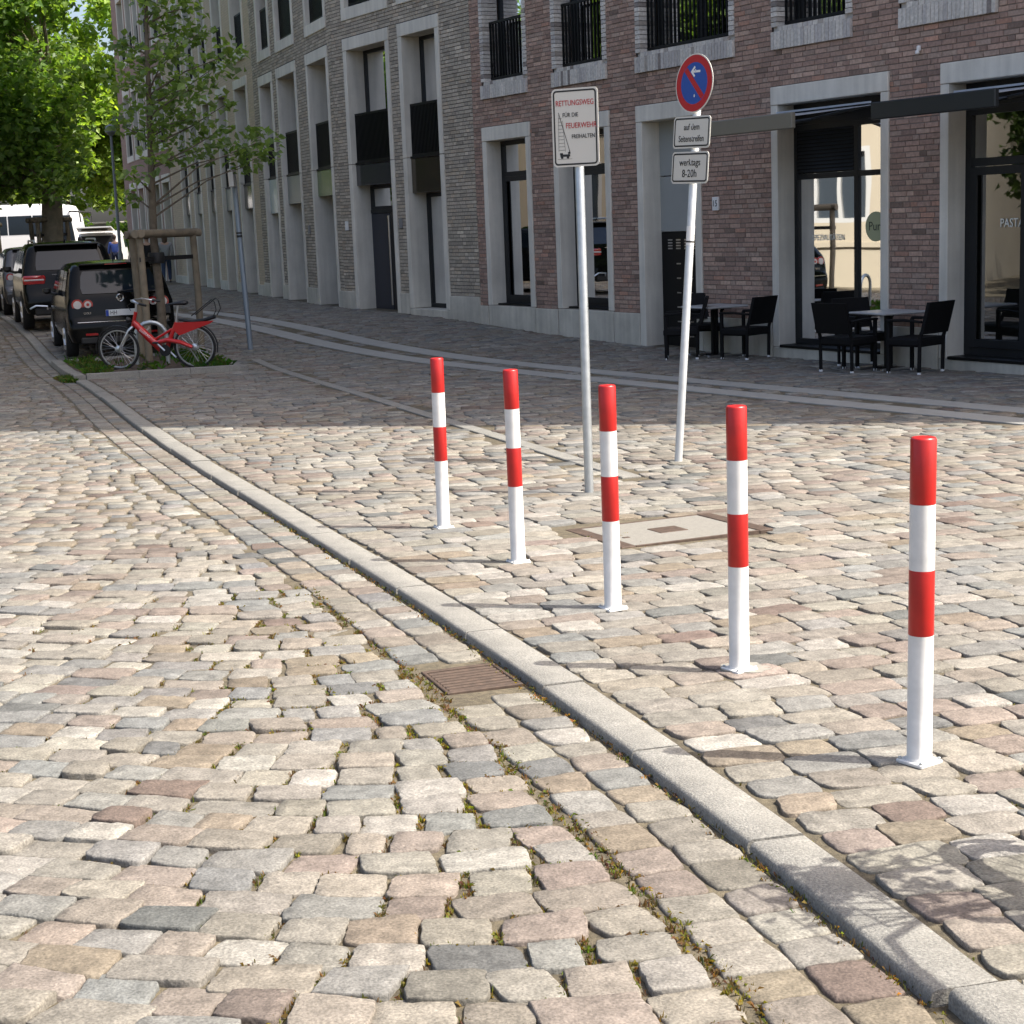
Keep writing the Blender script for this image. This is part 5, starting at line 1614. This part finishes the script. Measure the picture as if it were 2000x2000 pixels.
def hatchback(loc, rz, label, m):
    r = empty('parked_car', loc, rz, label, 'car', 'cars parked along the kerb')
    st = [(0, .58, .93), (.04, .66, .97), (.085, .70, .99), (.10, .84, .99), (.13, .98, 1), (.17, 1.06, 1), (.30, 1.25, 1), (.42, 1.41, 1), (.46, 1.49, 1), (.50, 1.545, 1), (1.0, 1.585, 1), (1.7, 1.59, 1), (2.3, 1.57, 1), (2.65, 1.46, 1),
          (3.25, 1.06, 1), (3.5, .98, .99), (3.9, .88, .95), (4.1, .76, .88), (4.19, .58, .8)]
    c = Car(r, st, 1.78, .26, .97, .83, 1.59)
    c.body(m)
    g_ = c.rear_patch('rear_window', -.64, .64, 1.075, 1.445, M_CGLASS, taper=.05, r=.03)
    mb = MB(); mb.cham(.40, .62, -.60, .60, 1.535, 1.572, .012); mb.build('roof_spoiler', m, r)
    mb = MB(); mb.box(.395, .399, -.18, .18, 1.545, 1.56); mb.build('brake_light', M_TAIL, r)
    for s in (-1, 1):
        c.side_patch('side_window', (.50, 1.15), (.66, 1.15), 1.03, 1.45, s, M_CGLASS)
        c.side_patch('side_window', (1.22, 2.05), (1.22, 1.98), 1.03, 1.46, s, M_CGLASS)
        c.side_patch('side_window', (2.12, 3.0), (2.05, 2.52), 1.03, 1.46, s, M_CGLASS)
        for xx in (.78, 3.33): c.wheel(xx, s, .315)
        for (yy, rr_, mm) in ((.71, .068, M_LAMP), (.54, .058, M_LAMP)):
            z = .90; M_ = Matrix.Translation((c.xr(z) - .005, s * yy, z)) @ Matrix.Rotation(rad(-90), 4, 'Y')
            mb = MB(); mb.lathe([(rr_ + .028, -.02), (rr_ + .026, .004)], n=24, M=M_); h_ = mb.build('tail_light', M_TAIL, r, smooth=40)
            mb = MB(); mb.lathe([(rr_, .0045), (rr_ * .96, .012), (rr_ * .3, .014)], n=24, M=M_); mb.build('lens', mm, h_, smooth=40)
            if yy < .6:
                mb = MB(); mb.lathe([(rr_ * .45, .0145), (rr_ * .4, .017)], n=18, M=M_); mb.build('inner_lens', M_TAIL, h_, smooth=40)
        mb = MB(); mb.path([(2.55, s * .86, 1.02), (2.6, s * .96, 1.06)], .03, 6); mb.lathe([(.03, -.04), (.08, 0), (.075, .06)], (2.6, s * 1.0, 1.07), 12); mb.build('mirror', M_PLAST, r, smooth=40)
        mb = MB(); mb.box(c.xr(.40) - .018, c.xr(.40) - .006, s * .52 - .1, s * .52 + .1, .39, .425); mb.build('reflector', M_TAIL, r)
    mb = MB(); mb.cham(-.012, .03, -.74, .74, .60, .615, .004); mb.build('bumper_trim', mat('chrome', (.7, .7, .7), .15, metal=1), r)
    mb = MB(); mb.cham(-.02, .08, -.70, .70, .25, .36, .02); mb.build('lower_bumper', M_PLAST, r)
    zP = .745
    mb = MB(); mb.cham(c.xr(zP) - .030, c.xr(zP) - .018, -.26, .26, zP - .055, zP + .055, .004); pl = mb.build('number_plate', M_PLATE, r)
    mb = MB(); mb.box(c.xr(zP) - .0315, c.xr(zP) - .0302, .212, .258, zP - .05, zP + .05); mb.build('euro_band', mat('euro_blue', (.01, .05, .35), .4), pl)
    text('lettering', 'HH', .10, M_INK, pl, (c.xr(zP) - .0312, .13, zP), (rad(90), 0, rad(-90)), sx=.8)
    # round badge
    z = .99; M_ = Matrix.Translation((c.xr(z) - .018, 0, z)) @ Matrix.Rotation(rad(-90), 4, 'Y') @ Matrix.Rotation(rad(-90), 4, 'Z')
    mb = MB(); mb.path([M_ @ Vector((.058 * math.cos(i / 24 * 6.2832), .058 * math.sin(i / 24 * 6.2832), 0)) for i in range(24)], .008, 6, closed=True)
    for P in ([(-.024, .05), (0, .006), (.024, .05)], [(-.05, .018), (-.025, -.046), (0, -.004), (.025, -.046), (.05, .018)]):
        mb.path([M_ @ Vector((a, b, 0)) for a, b in P], .007, 5)
    mb.build('badge', MATS['chrome'], r, smooth=40)
    text('lettering', 'GOLF', .05, MATS['chrome'], r, (c.xr(.80) - .03, .56, .755), (rad(90), 0, rad(-90)), extrude=.002)
    mb = MB(); mb.path([(c.xr(1.1) - .03, -.02, 1.09), (c.xr(1.12) - .035, -.40, 1.14)], .012, 5); mb.lathe([(.03, 0), (.03, .02)], (c.xr(1.1) - .03, 0, 1.08), 10); mb.build('wiper', M_PLAST, r)
    mb = MB(); mb.path([(.75, 0, 1.585), (.62, 0, 1.74)], [.009, .005], 6); mb.build('antenna', M_PLAST, r)
    return r


def suv(loc, rz, label, m):
    r = empty('parked_car', loc, rz, label, 'car', 'cars parked along the kerb')
    st = [(0, .62, .93), (.04, .72, .97), (.09, .80, .99), (.11, .95, .99), (.15, 1.10, 1), (.18, 1.18, 1), (.30, 1.36, 1), (.42, 1.56, 1), (.47, 1.63, 1), (.53, 1.68, 1), (1.1, 1.725, 1), (2.0, 1.73, 1), (2.6, 1.68, 1), (2.95, 1.55, 1),
          (3.5, 1.20, 1), (3.7, 1.12, .99), (4.2, 1.02, .95), (4.45, .85, .88), (4.55, .62, .8)]
    c = Car(r, st, 1.87, .32, 1.07, .82, 1.73)
    c.body(m)
    c.rear_patch('rear_window', -.66, .66, 1.19, 1.56, M_CGLASS, taper=.06, r=.02)
    mb = MB(); mb.cham(.36, .64, -.63, .63, 1.665, 1.70, .012); mb.build('roof_spoiler', M_PLAST, r)
    for s in (-1, 1):
        c.side_patch('side_window', (.52, 1.2), (.70, 1.2), 1.13, 1.58, s, M_CGLASS)
        c.side_patch('side_window', (1.27, 2.15), (1.27, 2.08), 1.13, 1.58, s, M_CGLASS)
        c.side_patch('side_window', (2.22, 3.2), (2.15, 2.75), 1.13, 1.58, s, M_CGLASS)
        for xx in (.88, 3.55): c.wheel(xx, s, .36, .22)
        mb = MB(); z = .98; mb.cham(c.xr(z) - .02, c.xr(z) + .2, s*.70 - .22, s*.70 + .22, .90, 1.09, .03); h_ = mb.build('tail_light', M_TAIL, r, smooth=40)
        mb = MB(); mb.cham(c.xr(z) - .026, c.xr(z), s*.70 - .19, s*.70 + .2, .985, 1.02, .008); mb.build('lens', M_LAMP, h_)
        mb = MB(); mb.path([(2.75, s * .90, 1.12), (2.8, s * 1.02, 1.17)], .03, 6); mb.lathe([(.03, -.05), (.09, 0), (.085, .07)], (2.8, s * 1.06, 1.18), 12); mb.build('mirror', M_PLAST, r, smooth=40)
        mb = MB(); mb.path([(.6, s * .60, 1.73), (.7, s * .60, 1.775), (2.4, s * .60, 1.775), (2.5, s * .60, 1.73)], .02, 6); mb.build('roof_rail', M_ALU, r, smooth=40)
        mb = MB(); mb.path([(-.015, s * .50, .42), (-.03, s * .50, .48), (-.03, s * .72, .50), (-.01, s * .84, .44)], .02, 6); mb.build('bumper_trim', M_ALU, r, smooth=40)
    mb = MB(); mb.cham(-.02, .09, -.75, .75, .30, .46, .03); mb.build('lower_bumper', M_PLAST, r)
    mb = MB(); zP = .85; mb.cham(c.xr(zP) - .03, c.xr(zP) - .015, -.26, .26, zP - .055, zP + .055, .004); mb.build('number_plate', M_PLATE, r)
    mb = MB(); mb.box(c.xr(1.12) - .03, c.xr(1.12) - .015, -.35, .35, 1.09, 1.105); mb.build('tailgate_trim', MATS['chrome'], r)
    mb = MB(); mb.path([(.8, 0, 1.72), (.72, 0, 1.80)], [.02, .008], 6); mb.build('antenna', M_PLAST, r)
    return r


gx0, gy0 = -6.42, 27.75
hatchback((gx0, gy0, g1(-6.6, 28.6) + .02), CAR_RZ, 'black hatchback with round tail lights parked behind the red bicycle', M_CARB)
suv((-8.65, 33.2, g1(-9, 34.3)), CAR_RZ, 'black sport utility car with red tail lights parked ahead of the hatchback', M_CARG)
h3 = hatchback((-10.95, 39.4, g1(-11.3, 40.5)), CAR_RZ, 'dark grey hatchback third in the row of parked cars, mostly hidden', M_CARS)

# white van with raised tailgate
vn = empty('van', (-19.3, 79.5, g1(-18, 79.5)), rad(97), 'white van with its tailgate raised standing in the sun at the street end', 'van')
st = [(0, .7, .97), (.03, .9, 1), (.06, 1.5, 1), (.10, 1.85, 1), (.16, 1.95, 1), (.5, 1.98, 1), (3.4, 1.98, 1), (3.9, 1.80, 1), (4.5, 1.15, .97), (4.85, 1.0, .93), (5.0, .7, .85)]
c = Car(vn, st, 2.0, .3, 1.05, .86, 1.98); c.body(M_CARW)
mb = MB(); mb.box(-.012, .16, -.75, .75, .55, 1.75); mb.build('load_opening', mat('van_inside', (.015, .015, .017), .8), vn)
mb = MB(); mb.add([(.1, -.85, 1.93), (.1, .85, 1.93), (-1.15, .80, 2.12), (-1.15, -.80, 2.12), (.1, -.85, 1.99), (.1, .85, 1.99), (-1.15, .80, 2.18), (-1.15, -.80, 2.18)],
                  [(0, 1, 2, 3), (4, 5, 6, 7), (0, 1, 5, 4), (1, 2, 6, 5), (2, 3, 7, 6), (3, 0, 4, 7)]); tg = mb.build('tailgate', M_CARW, vn)
mb = MB(); mb.box(-.9, -.3, -.6, .6, 2.0, 2.03); mb.build('tailgate_window', M_CGLASS, tg)
for s in (-1, 1):
    c.side_patch('side_window', (3.0, 4.1), (3.0, 3.75), 1.15, 1.7, s, M_CGLASS)
    for xx in (.9, 4.0): c.wheel(xx, s, .33)
    mb = MB(); mb.box(-.03, .05, s*.90 - .06, s*.90 + .06, .8, 1.25); mb.build('tail_light', M_TAIL, vn)

# white coach standing across the street end
bs = empty('coach', (-34.9, 90.5, g1(-30, 90)), rad(2), 'large white coach standing across the sunny street end', 'bus')
st = [(0, 2.9, .96), (.1, 3.3, 1), (.3, 3.5, 1), (1, 3.55, 1), (11, 3.55, 1), (11.6, 3.4, 1), (11.9, 2.9, .98), (12.05, 1.6, .95), (12.1, .9, .9)]
c = Car(bs, st, 2.55, .35, 2.2, .93, 3.55); c.body(M_CARW)
for s in (-1, 1):
    for i in range(8):
        x0 = .5 + i * 1.32
        c.side_patch('side_window', (x0, x0 + 1.26), (x0, x0 + 1.26), 1.95, 2.95, s, M_CGLASS)
    c.side_patch('side_window', (11.1, 11.95), (11.1, 11.75), 1.4, 2.9, s, M_CGLASS)
    for xx in (2.9, 9.2): c.wheel(xx, s, .5, .3)
    mb = MB(); mb.path([(11.7, s*1.2, 3.1), (12.3, s*1.5, 3.05), (12.35, s*1.5, 2.5)], .05, 6); mb.build('mirror', M_PLAST, bs)
mb = MB(); mb.box(2.2, 9.6, -1.29, -1.282, .95, 1.1); mb.build('stripe', M_PLAST, bs)
# ------------------------------------------------------------------ trees
M_BARK = mat('bark_grey_brown', (.13, .105, .075), .9, var=.35, scale=9, bump=.01, bscale=30)
M_PLANEB = mat('bark_plane', (.20, .175, .125), .85, var=.45, scale=4, bump=.006, bscale=20, detail=3)
M_LEAF = leafmat('leaf')


def leaves(name, clumps, size, dens, cols_, parent, flat=.5, hang=0.0):
    """clumps: (x,y,z,r). Folded leaf blades, four triangles each"""
    P = []; S = []
    for (x, y, z, r) in clumps:
        n = max(4, int(dens * (r / .4)**2))
        q = rng.normal(0, 1, (n, 3)); q /= np.linalg.norm(q, axis=1)[:, None] + 1e-6
        q *= (rng.uniform(0, 1, (n, 1))**.45) * r; q[:, 2] *= .75
        P.append(q + np.array([x, y, z])); S.append(np.full(n, 1.0))
    P = np.concatenate(P); N = len(P)
    nrm = rng.normal(0, 1, (N, 3)); nrm[:, 2] = np.abs(nrm[:, 2]) + flat; nrm /= np.linalg.norm(nrm, axis=1)[:, None]
    t = rng.normal(0, 1, (N, 3)); t -= nrm * (t * nrm).sum(1)[:, None]; t /= np.linalg.norm(t, axis=1)[:, None]
    b = np.cross(nrm, t)
    s = size * rng.uniform(.65, 1.25, (N, 1))
    fold = nrm * s * .16
    V = np.stack([P, P + t*s*.45 + b*s*.42 + fold, P + t*s*1.05 - fold*.5, P + t*s*.45 - b*s*.42 + fold, P + t*s*.5], 1)
    F = np.array([(0, 4, 1), (1, 4, 2), (2, 4, 3), (3, 4, 0)])
    c = np.array(cols_)[rng.integers(0, len(cols_), N)] * rng.uniform(.7, 1.3, (N, 1))
    return npmesh(name, V.reshape(-1, 3), (F.ravel()[None] + (np.arange(N) * 5)[:, None]).ravel(), np.full(4 * N, 3), M_LEAF, parent,
                  np.repeat(c[:, None], 5, 1).reshape(-1, 3), smooth=False)


def limbs(mb, trunk, clumps, r0, lo=.3, r_end=.012, n=6):
    """branches leave the trunk below their clump and curve out to it"""
    tr = [Vector(p) for p in trunk]
    for (x, y, z, r) in clumps:
        e = Vector((x, y, z)); best = None
        zt = z - rnd.uniform(.25, .8) * max(.4, math.hypot(x - tr[0].x, y - tr[0].y)) * .7
        zt = max(tr[0].z + lo, min(zt, tr[-1].z - .05))
        for a, b in zip(tr[:-1], tr[1:]):
            if a.z <= zt <= b.z: best = a.lerp(b, (zt - a.z) / (b.z - a.z + 1e-6))
        if best is None: best = tr[-1]
        m_ = best.lerp(e, .5) + Vector((rnd.uniform(-.1, .1), rnd.uniform(-.1, .1), rnd.uniform(-.05, .15))) * (e - best).length * .6
        mb.path([best, m_, e], [r0, r0 * .6, r_end], n, caps=False)


# young tree in the bed
CL = [(-3.92, 27.23, 2.96, .42), (-4.28, 27.66, 2.83, .3), (-4.51, 27.42, 3.2, .28), (-4.84, 27.75, 2.94, .38), (-5.27, 27.78, 2.87, .35), (-5.5, 26.99, 2.77, .3), (-5.86, 26.92, 2.5, .25), (-4.63, 28.07, 4.27, .4),
      (-4.24, 27.26, 4.38, .33), (-4.85, 27.23, 3.88, .42), (-5.43, 28.29, 3.86, .48), (-5.68, 27.56, 3.57, .48), (-5.27, 28.07, 4.87, .48), (-5.48, 27.57, 5.14, .4), (-4.98, 27.79, 5.19, .35), (-5.88, 27.11, 4.07, .35),
      (-6.07, 27.79, 4.67, .3), (-6.26, 28.12, 3.38, .3), (-5.02, 27.63, 3.42, .33), (-4.48, 27.94, 3.64, .22), (-6.12, 27.84, 2.2, .2), (-5.18, 26.99, 4.31, .4), (-4.83, 27.96, 4.8, .3), (-5.74, 27.73, 4.36, .4),
      (-5.58, 27.32, 3.19, .35), (-5.07, 26.94, 5.67, .5), (-5.7, 28.11, 5.95, .4), (-4.16, 27.56, 2.61, .25), (-3.85, 27.91, 2.82, .25), (-5.35, 28.13, 3.35, .3), (-5.5, 27.4, 6.4, .5), (-5.2, 27.9, 6.7, .45)]
yt = empty('young_tree', (-5.75, 27.62, g1(-5.75, 27.62)), 0, 'slender young tree tied to the timber support in the planting bed', 'tree')
inv = lambda L, o: [(a - o[0], b - o[1], c - o[2], r) for a, b, c, r in L]
org = tuple(yt.location)
TRK = [(0, 0, .02), (.02, 0, 1.0), (-.02, 0, 2.0), (.03, .01, 3.2), (.08, 0, 4.4), (.14, 0, 5.8), (.18, .02, 7.2)]
mb = MB(); mb.path(TRK, [.085, .072, .066, .055, .043, .03, .012], 10); limbs(mb, TRK, inv(CL, org), .02, 2.3, .005, 5); mb.build('trunk', M_BARK, yt, smooth=50)
leaves('crown', inv(CL, org), .135, 78, [(.15, .22, .075), (.125, .19, .07), (.18, .25, .09), (.165, .22, .105)], yt)


def big_tree(name, x, y, label, trunk_h, r, cc, rad3, ncl, clr, size, dens, cols_, bark, zmin=2.6, group='street trees', lean=0.0, extra=()):
    z0 = g1(x, y)
    t = empty(name, (x, y, z0), 0, label, 'tree', group)
    tk = [(0, 0, -.1), (lean * .1, 0, trunk_h * .35), (lean * .3, .05, trunk_h * .75), (lean * .6, 0, trunk_h), (lean * .8, 0, trunk_h * 1.5)]
    cl = []
    while len(cl) < ncl:
        q = np.array([rnd.gauss(0, 1) for _ in range(3)]); q /= np.linalg.norm(q); q *= rnd.random()**.4
        p = np.array(cc) + q * np.array(rad3)
        if p[2] < zmin + rnd.uniform(-.4, .8): continue
        cl.append((p[0], p[1], p[2], clr * rnd.uniform(.7, 1.3)))
    cl += list(extra)
    mb = MB(); mb.path(tk, [r * 1.2, r, r * .92, r * .8, r * .35], 12)
    limbs(mb, tk, [cl[i] for i in range(0, len(cl), 7)], r * .26, trunk_h * .8, r * .05, 6)
    mb.build('trunk', bark, t, smooth=50)
    leaves('crown', cl, size, dens, cols_, t)
    return t


DK = [(.14, .235, .055), (.115, .20, .055), (.17, .25, .06), (.14, .21, .07)]
DR = [(.06, .10, .02), (.05, .085, .02)]
LT = [(.16, .25, .05), (.19, .27, .05), (.13, .21, .045), (.21, .28, .06)]
XT = [(rnd.uniform(-3.6, 1.3), rnd.uniform(-2.8, -.8), rnd.uniform(3.0, 8.2), rnd.uniform(.55, .95)) for _ in range(34)] + [(rnd.uniform(-4.5, -.6), rnd.uniform(-2, 1), rnd.uniform(2.7, 4.2), .7) for _ in range(12)] + [(rnd.uniform(-4.5, 1.4), rnd.uniform(-2, 2), rnd.uniform(8.0, 11.5), 1.0) for _ in range(26)]
big_tree('plane_tree', -12.2, 45.0, 'thick trunked plane tree behind the parked cars', 4.0, .30, (-2.9, -.8, 6.6), (4.6, 3.8, 5.0), 120, 1.0, .20, 46, DK, M_PLANEB, 2.5, lean=.5, extra=XT)
big_tree('plane_tree', -17.6, 56.0, 'darker street tree left of the thick trunked plane tree', 4.0, .22, (-2.2, 0, 7.2), (4.2, 3.2, 5.0), 70, 1.0, .22, 50, DK, M_PLANEB, 3.4)
BG = [(-39.5, 99, 'sunlit tree behind the rear of the white coach'), (-33.5, 101, 'sunlit tree rising behind the middle of the white coach'), (-27.6, 98.5, 'sunlit tree behind the front of the white coach'),
      (-22.6, 103, 'sunlit tree above the white van'), (-17.5, 108, 'sunlit tree partly hidden behind the corner of the red building'), (-30.5, 118, 'rear sunlit tree between the coach trees'), (-24.5, 121, 'rearmost sunlit tree above the van')]
for i, (x_, y_, lab) in enumerate(BG):
    big_tree('lime_tree', x_, y_, lab, 4.4, .16, (0, 0, 9.5), (3.9, 3.2, 7.0), 62, 1.25, .42, 24, LT, M_BARK, 3.4, 'sunlit trees at the street end')
# two trees across the street, seen in the shop windows
big_tree('lime_tree', -13.0, 22.6, 'leafy tree across the street, mirrored in the right shop window', 3.0, .18, (0, 0, 6.0), (3.2, 3.0, 4.2), 55, 1.0, .26, 40, DR, M_BARK, 1.6, 'trees across the street')
big_tree('lime_tree', -17.0, 16.5, 'leafy tree farther down the other side of the street', 3.0, .18, (0, 0, 6.0), (3.4, 3.4, 4.4), 50, 1.1, .28, 34, DR, M_BARK, 1.6, 'trees across the street')
for x_, y_, lab in ((-25.5, 28.0, 'unseen tree added behind the near end of the beige house to darken reflections'), (-26.0, 34.0, 'unseen tree added behind the middle of the beige house to darken reflections'), (-26.5, 40.5, 'unseen tree added behind the far end of the beige house to darken reflections')):
    big_tree('lime_tree', x_, y_, lab, 3.0, .18, (0, 0, 7.0), (3.6, 3.0, 5.6), 55, 1.3, .34, 30, DR, M_BARK, 1.6, 'trees across the street')  # added out of view so the panes do not mirror a bright horizon
wl = empty('garden_wall', (-32, 126, g1(-32, 126)), 0, 'low grey garden wall behind the far trees', 'wall')
mb = MB(); mb.cham(-30, 34, 0, .3, -.2, 2.6, .03); mb.build('wall_body', mat('far_wall', (.20, .19, .17), .9, var=.15, scale=.7), wl)
mb = MB(); mb.cham(-30.1, 34.1, -.08, .38, 2.602, 2.75, .03); mb.build('coping', M_PLINTH, wl)
hd = empty('hedge', (-28, 112, g1(-28, 112)), 0, 'dark clipped hedge under the far trees', 'hedge')
cl = [(rnd.uniform(-16, 18), rnd.uniform(-.8, .8), rnd.uniform(.4, 2.6), .8) for _ in range(90)]
leaves('foliage', cl, .40, 22, DK, hd)
mb = MB()
for k_ in range(12): mb.path([(-15 + k_ * 2.8, 0, 0), (-15 + k_ * 2.8 + .2, 0, 2.2)], .05, 5)
mb.build('stems', M_BARK, hd)
# supports round the trees farther up the street
for (x_, y_, rz, lab) in ((-12.3, 45.0, 8, 'timber tree support around the thick trunked plane tree'), (-17.6, 56.0, -5, 'timber tree support around the tree left of the plane tree')):
    s_ = copy_tree(sup); s_.location = (x_ - .3, y_ + .3, g1(x_, y_) + .2); s_.rotation_euler = (0, 0, rad(rz)); s_['label'] = lab; s_['group'] = 'tree supports'
sup['group'] = 'tree supports'
# lamp post at the street end
lp = empty('street_lamp', (-15.15, 66.0, g1(-15.1, 66)), 0, 'grey street lamp post at the end of the building row', 'street lamp')
mb = MB(); mb.lathe([(.10, -.05), (.10, 1.0), (.065, 1.1), (.05, 5.6)], n=12); mb.build('post', mat('lamp_grey', (.16, .18, .19), .5), lp, smooth=40)
mb = MB(); mb.lathe([(.06, 5.6), (.22, 5.75), (.20, 5.95), (.05, 6.05)], n=14); mb.build('lantern', MATS['lamp_grey'], lp, smooth=40)

# ------------------------------------------------------------------ people
def skin(name, pts, edges, radii, m, parent, root=0, sub=2):
    me = bpy.data.meshes.new(name); me.from_pydata(pts, edges, [])
    o = bpy.data.objects.new(name, me); col.objects.link(o); o.parent = parent
    md = o.modifiers.new('skin', 'SKIN'); md.use_smooth_shade = True
    if not me.skin_vertices: me.skin_vertices.new() if hasattr(me.skin_vertices, 'new') else None
    for v_, r in zip(me.skin_vertices[0].data, radii):
        v_.radius = r if hasattr(r, '__len__') else (r, r); v_.use_root = False
    me.skin_vertices[0].data[root].use_root = True
    sb = o.modifiers.new('sub', 'SUBSURF'); sb.levels = sub; sb.render_levels = sub
    me.materials.append(m)
    return o


M_SKIN = mat('skin', (.45, .28, .20), .55)


def person(x, y, rz, label, top_c, leg_c, hair_c, long_hair=False, stride=.16, arm=.0, hgt=1.0, group=None, bend=0.0):
    """local +y is the way the person faces"""
    p = empty('person', (x, y, g1(x, y)), rad(rz), label, 'person', group)
    p.scale = (hgt, hgt, hgt)
    hip = .92; bz = bend
    P = [(0, 0, hip), (0, .0 + bz * .10, 1.12), (0, bz * .2, 1.36), (0, .01 + bz * .24, 1.47), (0, .03 + bz * .28, 1.56), (0, .04 + bz * .3, 1.66),
         (.20, bz * .2, 1.38), (.25, -.03 + arm * .1 + bz * .25, 1.12), (.25, .06 + arm * .25 + bz * .4, .90), (.25, .10 + arm * .3 + bz * .45, .80),
         (-.20, bz * .2, 1.38), (-.25, .02 + arm * .1 + bz * .25, 1.12), (-.25, .10 + arm * .25 + bz * .4, .90), (-.25, .13 + arm * .3 + bz * .45, .80),
         (.09, 0, .88), (.10, stride * .55 + .03, .50), (.10, stride * .7 - .04, .09), (.10, stride * .7 + .10, .035),
         (-.09, 0, .88), (-.10, -stride * .3 + .03, .50), (-.10, -stride * 1.1, .10), (-.10, -stride * 1.1 + .13, .035)]
    E = [(0, 1), (1, 2), (2, 3), (3, 4), (4, 5), (2, 6), (6, 7), (7, 8), (8, 9), (2, 10), (10, 11), (11, 12), (12, 13), (0, 14), (14, 15), (15, 16), (16, 17), (0, 18), (18, 19), (19, 20), (20, 21)]
    Rr = [(.13, .10), (.13, .10), (.14, .10), .055, .085, .095, .06, .045, .035, .035, .06, .045, .035, .035, .085, .06, .04, .035, .085, .06, .04, .035]
    skin('body', P, E, Rr, M_SKIN, p)
    T = [0, 1, 2, 6, 7, 8, 10, 11, 12]; mp = {k_: i for i, k_ in enumerate(T)}
    Tp = [P[i] for i in T]; Tp[0] = (0, 0, hip - .05)
    Te = [(mp[a], mp[b]) for a, b in E if a in mp and b in mp]
    skin('jacket', Tp, Te, [(.18, .14), (.165, .13), (.17, .125), .085, .07, .055, .085, .07, .055], mat('cloth_%s' % label[:12], top_c, .9), p)
    Lg = [0, 14, 15, 16, 18, 19, 20]; ml = {k_: i for i, k_ in enumerate(Lg)}
    skin('trousers', [P[i] for i in Lg], [(ml[a], ml[b]) for a, b in E if a in ml and b in ml], [(.15, .115), .105, .08, .06, .105, .08, .06], mat('trousers_%s' % label[:12], leg_c, .9), p)
    for a, b in ((16, 17), (20, 21)):
        q0, q1 = Vector(P[a]), Vector(P[b])
        mb = MB(); mb.path([(q0.x, q0.y - .05, .05), (q0.x, (q0.y + q1.y) / 2, .055), (q1.x, q1.y + .03, .035)], [.045, .05, .03], 8, sq=.8); mb.build('shoe', mat('shoe_dark', (.03, .03, .03), .6), p, smooth=50)
    hp_ = Vector(P[5])
    mb = MB(); rings = [(.02, .125), (.07, .112), (.10, .07), (.112, .01), (.108, -.05)] + ([(.10, -.14), (.085, -.26), (.03, -.36)] if long_hair else [(.09, -.085)])
    mb.lathe(rings, (0, 0, 0), 14)
    mb.v = [(hp_.x + a, hp_.y - .018 + b * 1.05 - (.02 if c < -.06 else 0), hp_.z + c + .012) for a, b, c in mb.v]
    mb.build('hair', mat('hair_%s' % label[:12], hair_c, .6), p, smooth=60)
    return p


person(-12.05, 59.5, 6, 'woman with long hair in a grey jacket and jeans walking away', (.27, .28, .29), (.03, .05, .10), (.08, .05, .03), True, .18, group='passers-by')
person(-12.85, 60.2, 4, 'person in dark clothes walking beside the woman in grey', (.012, .012, .014), (.015, .015, .018), (.03, .02, .015), False, -.16, group='passers-by')
person(-18.05, 77.6, 20, 'person in a bright blue shirt standing at the open van', (.09, .16, .50), (.03, .04, .08), (.06, .04, .03), False, .04, .6, group='people at the van')
person(-19.35, 76.2, -20, 'dark haired person in grey bending at the van tailgate', (.16, .16, .17), (.03, .03, .035), (.01, .008, .007), False, .05, .5, .97, group='people at the van', bend=.3)

# flowers in the basket of the bicycle outside the picture
_l, _a = BK2
fb = empty('basket_plant', (_l.x + 1.08 * math.cos(_a), _l.y + 1.08 * math.sin(_a), _l.z + .93), 0, 'leafy plant carried in the basket of the bicycle outside the picture', 'plant')
leaves('foliage', [(rnd.gauss(0, .08), rnd.gauss(0, .08), .12 + rnd.uniform(0, .25), .12) for _ in range(9)], .075, 130, DR, fb)
mb = MB()
for k_ in range(6): mb.path([(rnd.gauss(0, .03), rnd.gauss(0, .03), 0), (rnd.gauss(0, .09), rnd.gauss(0, .09), .3)], .005, 5)
mb.build('stems', M_BARK, fb)
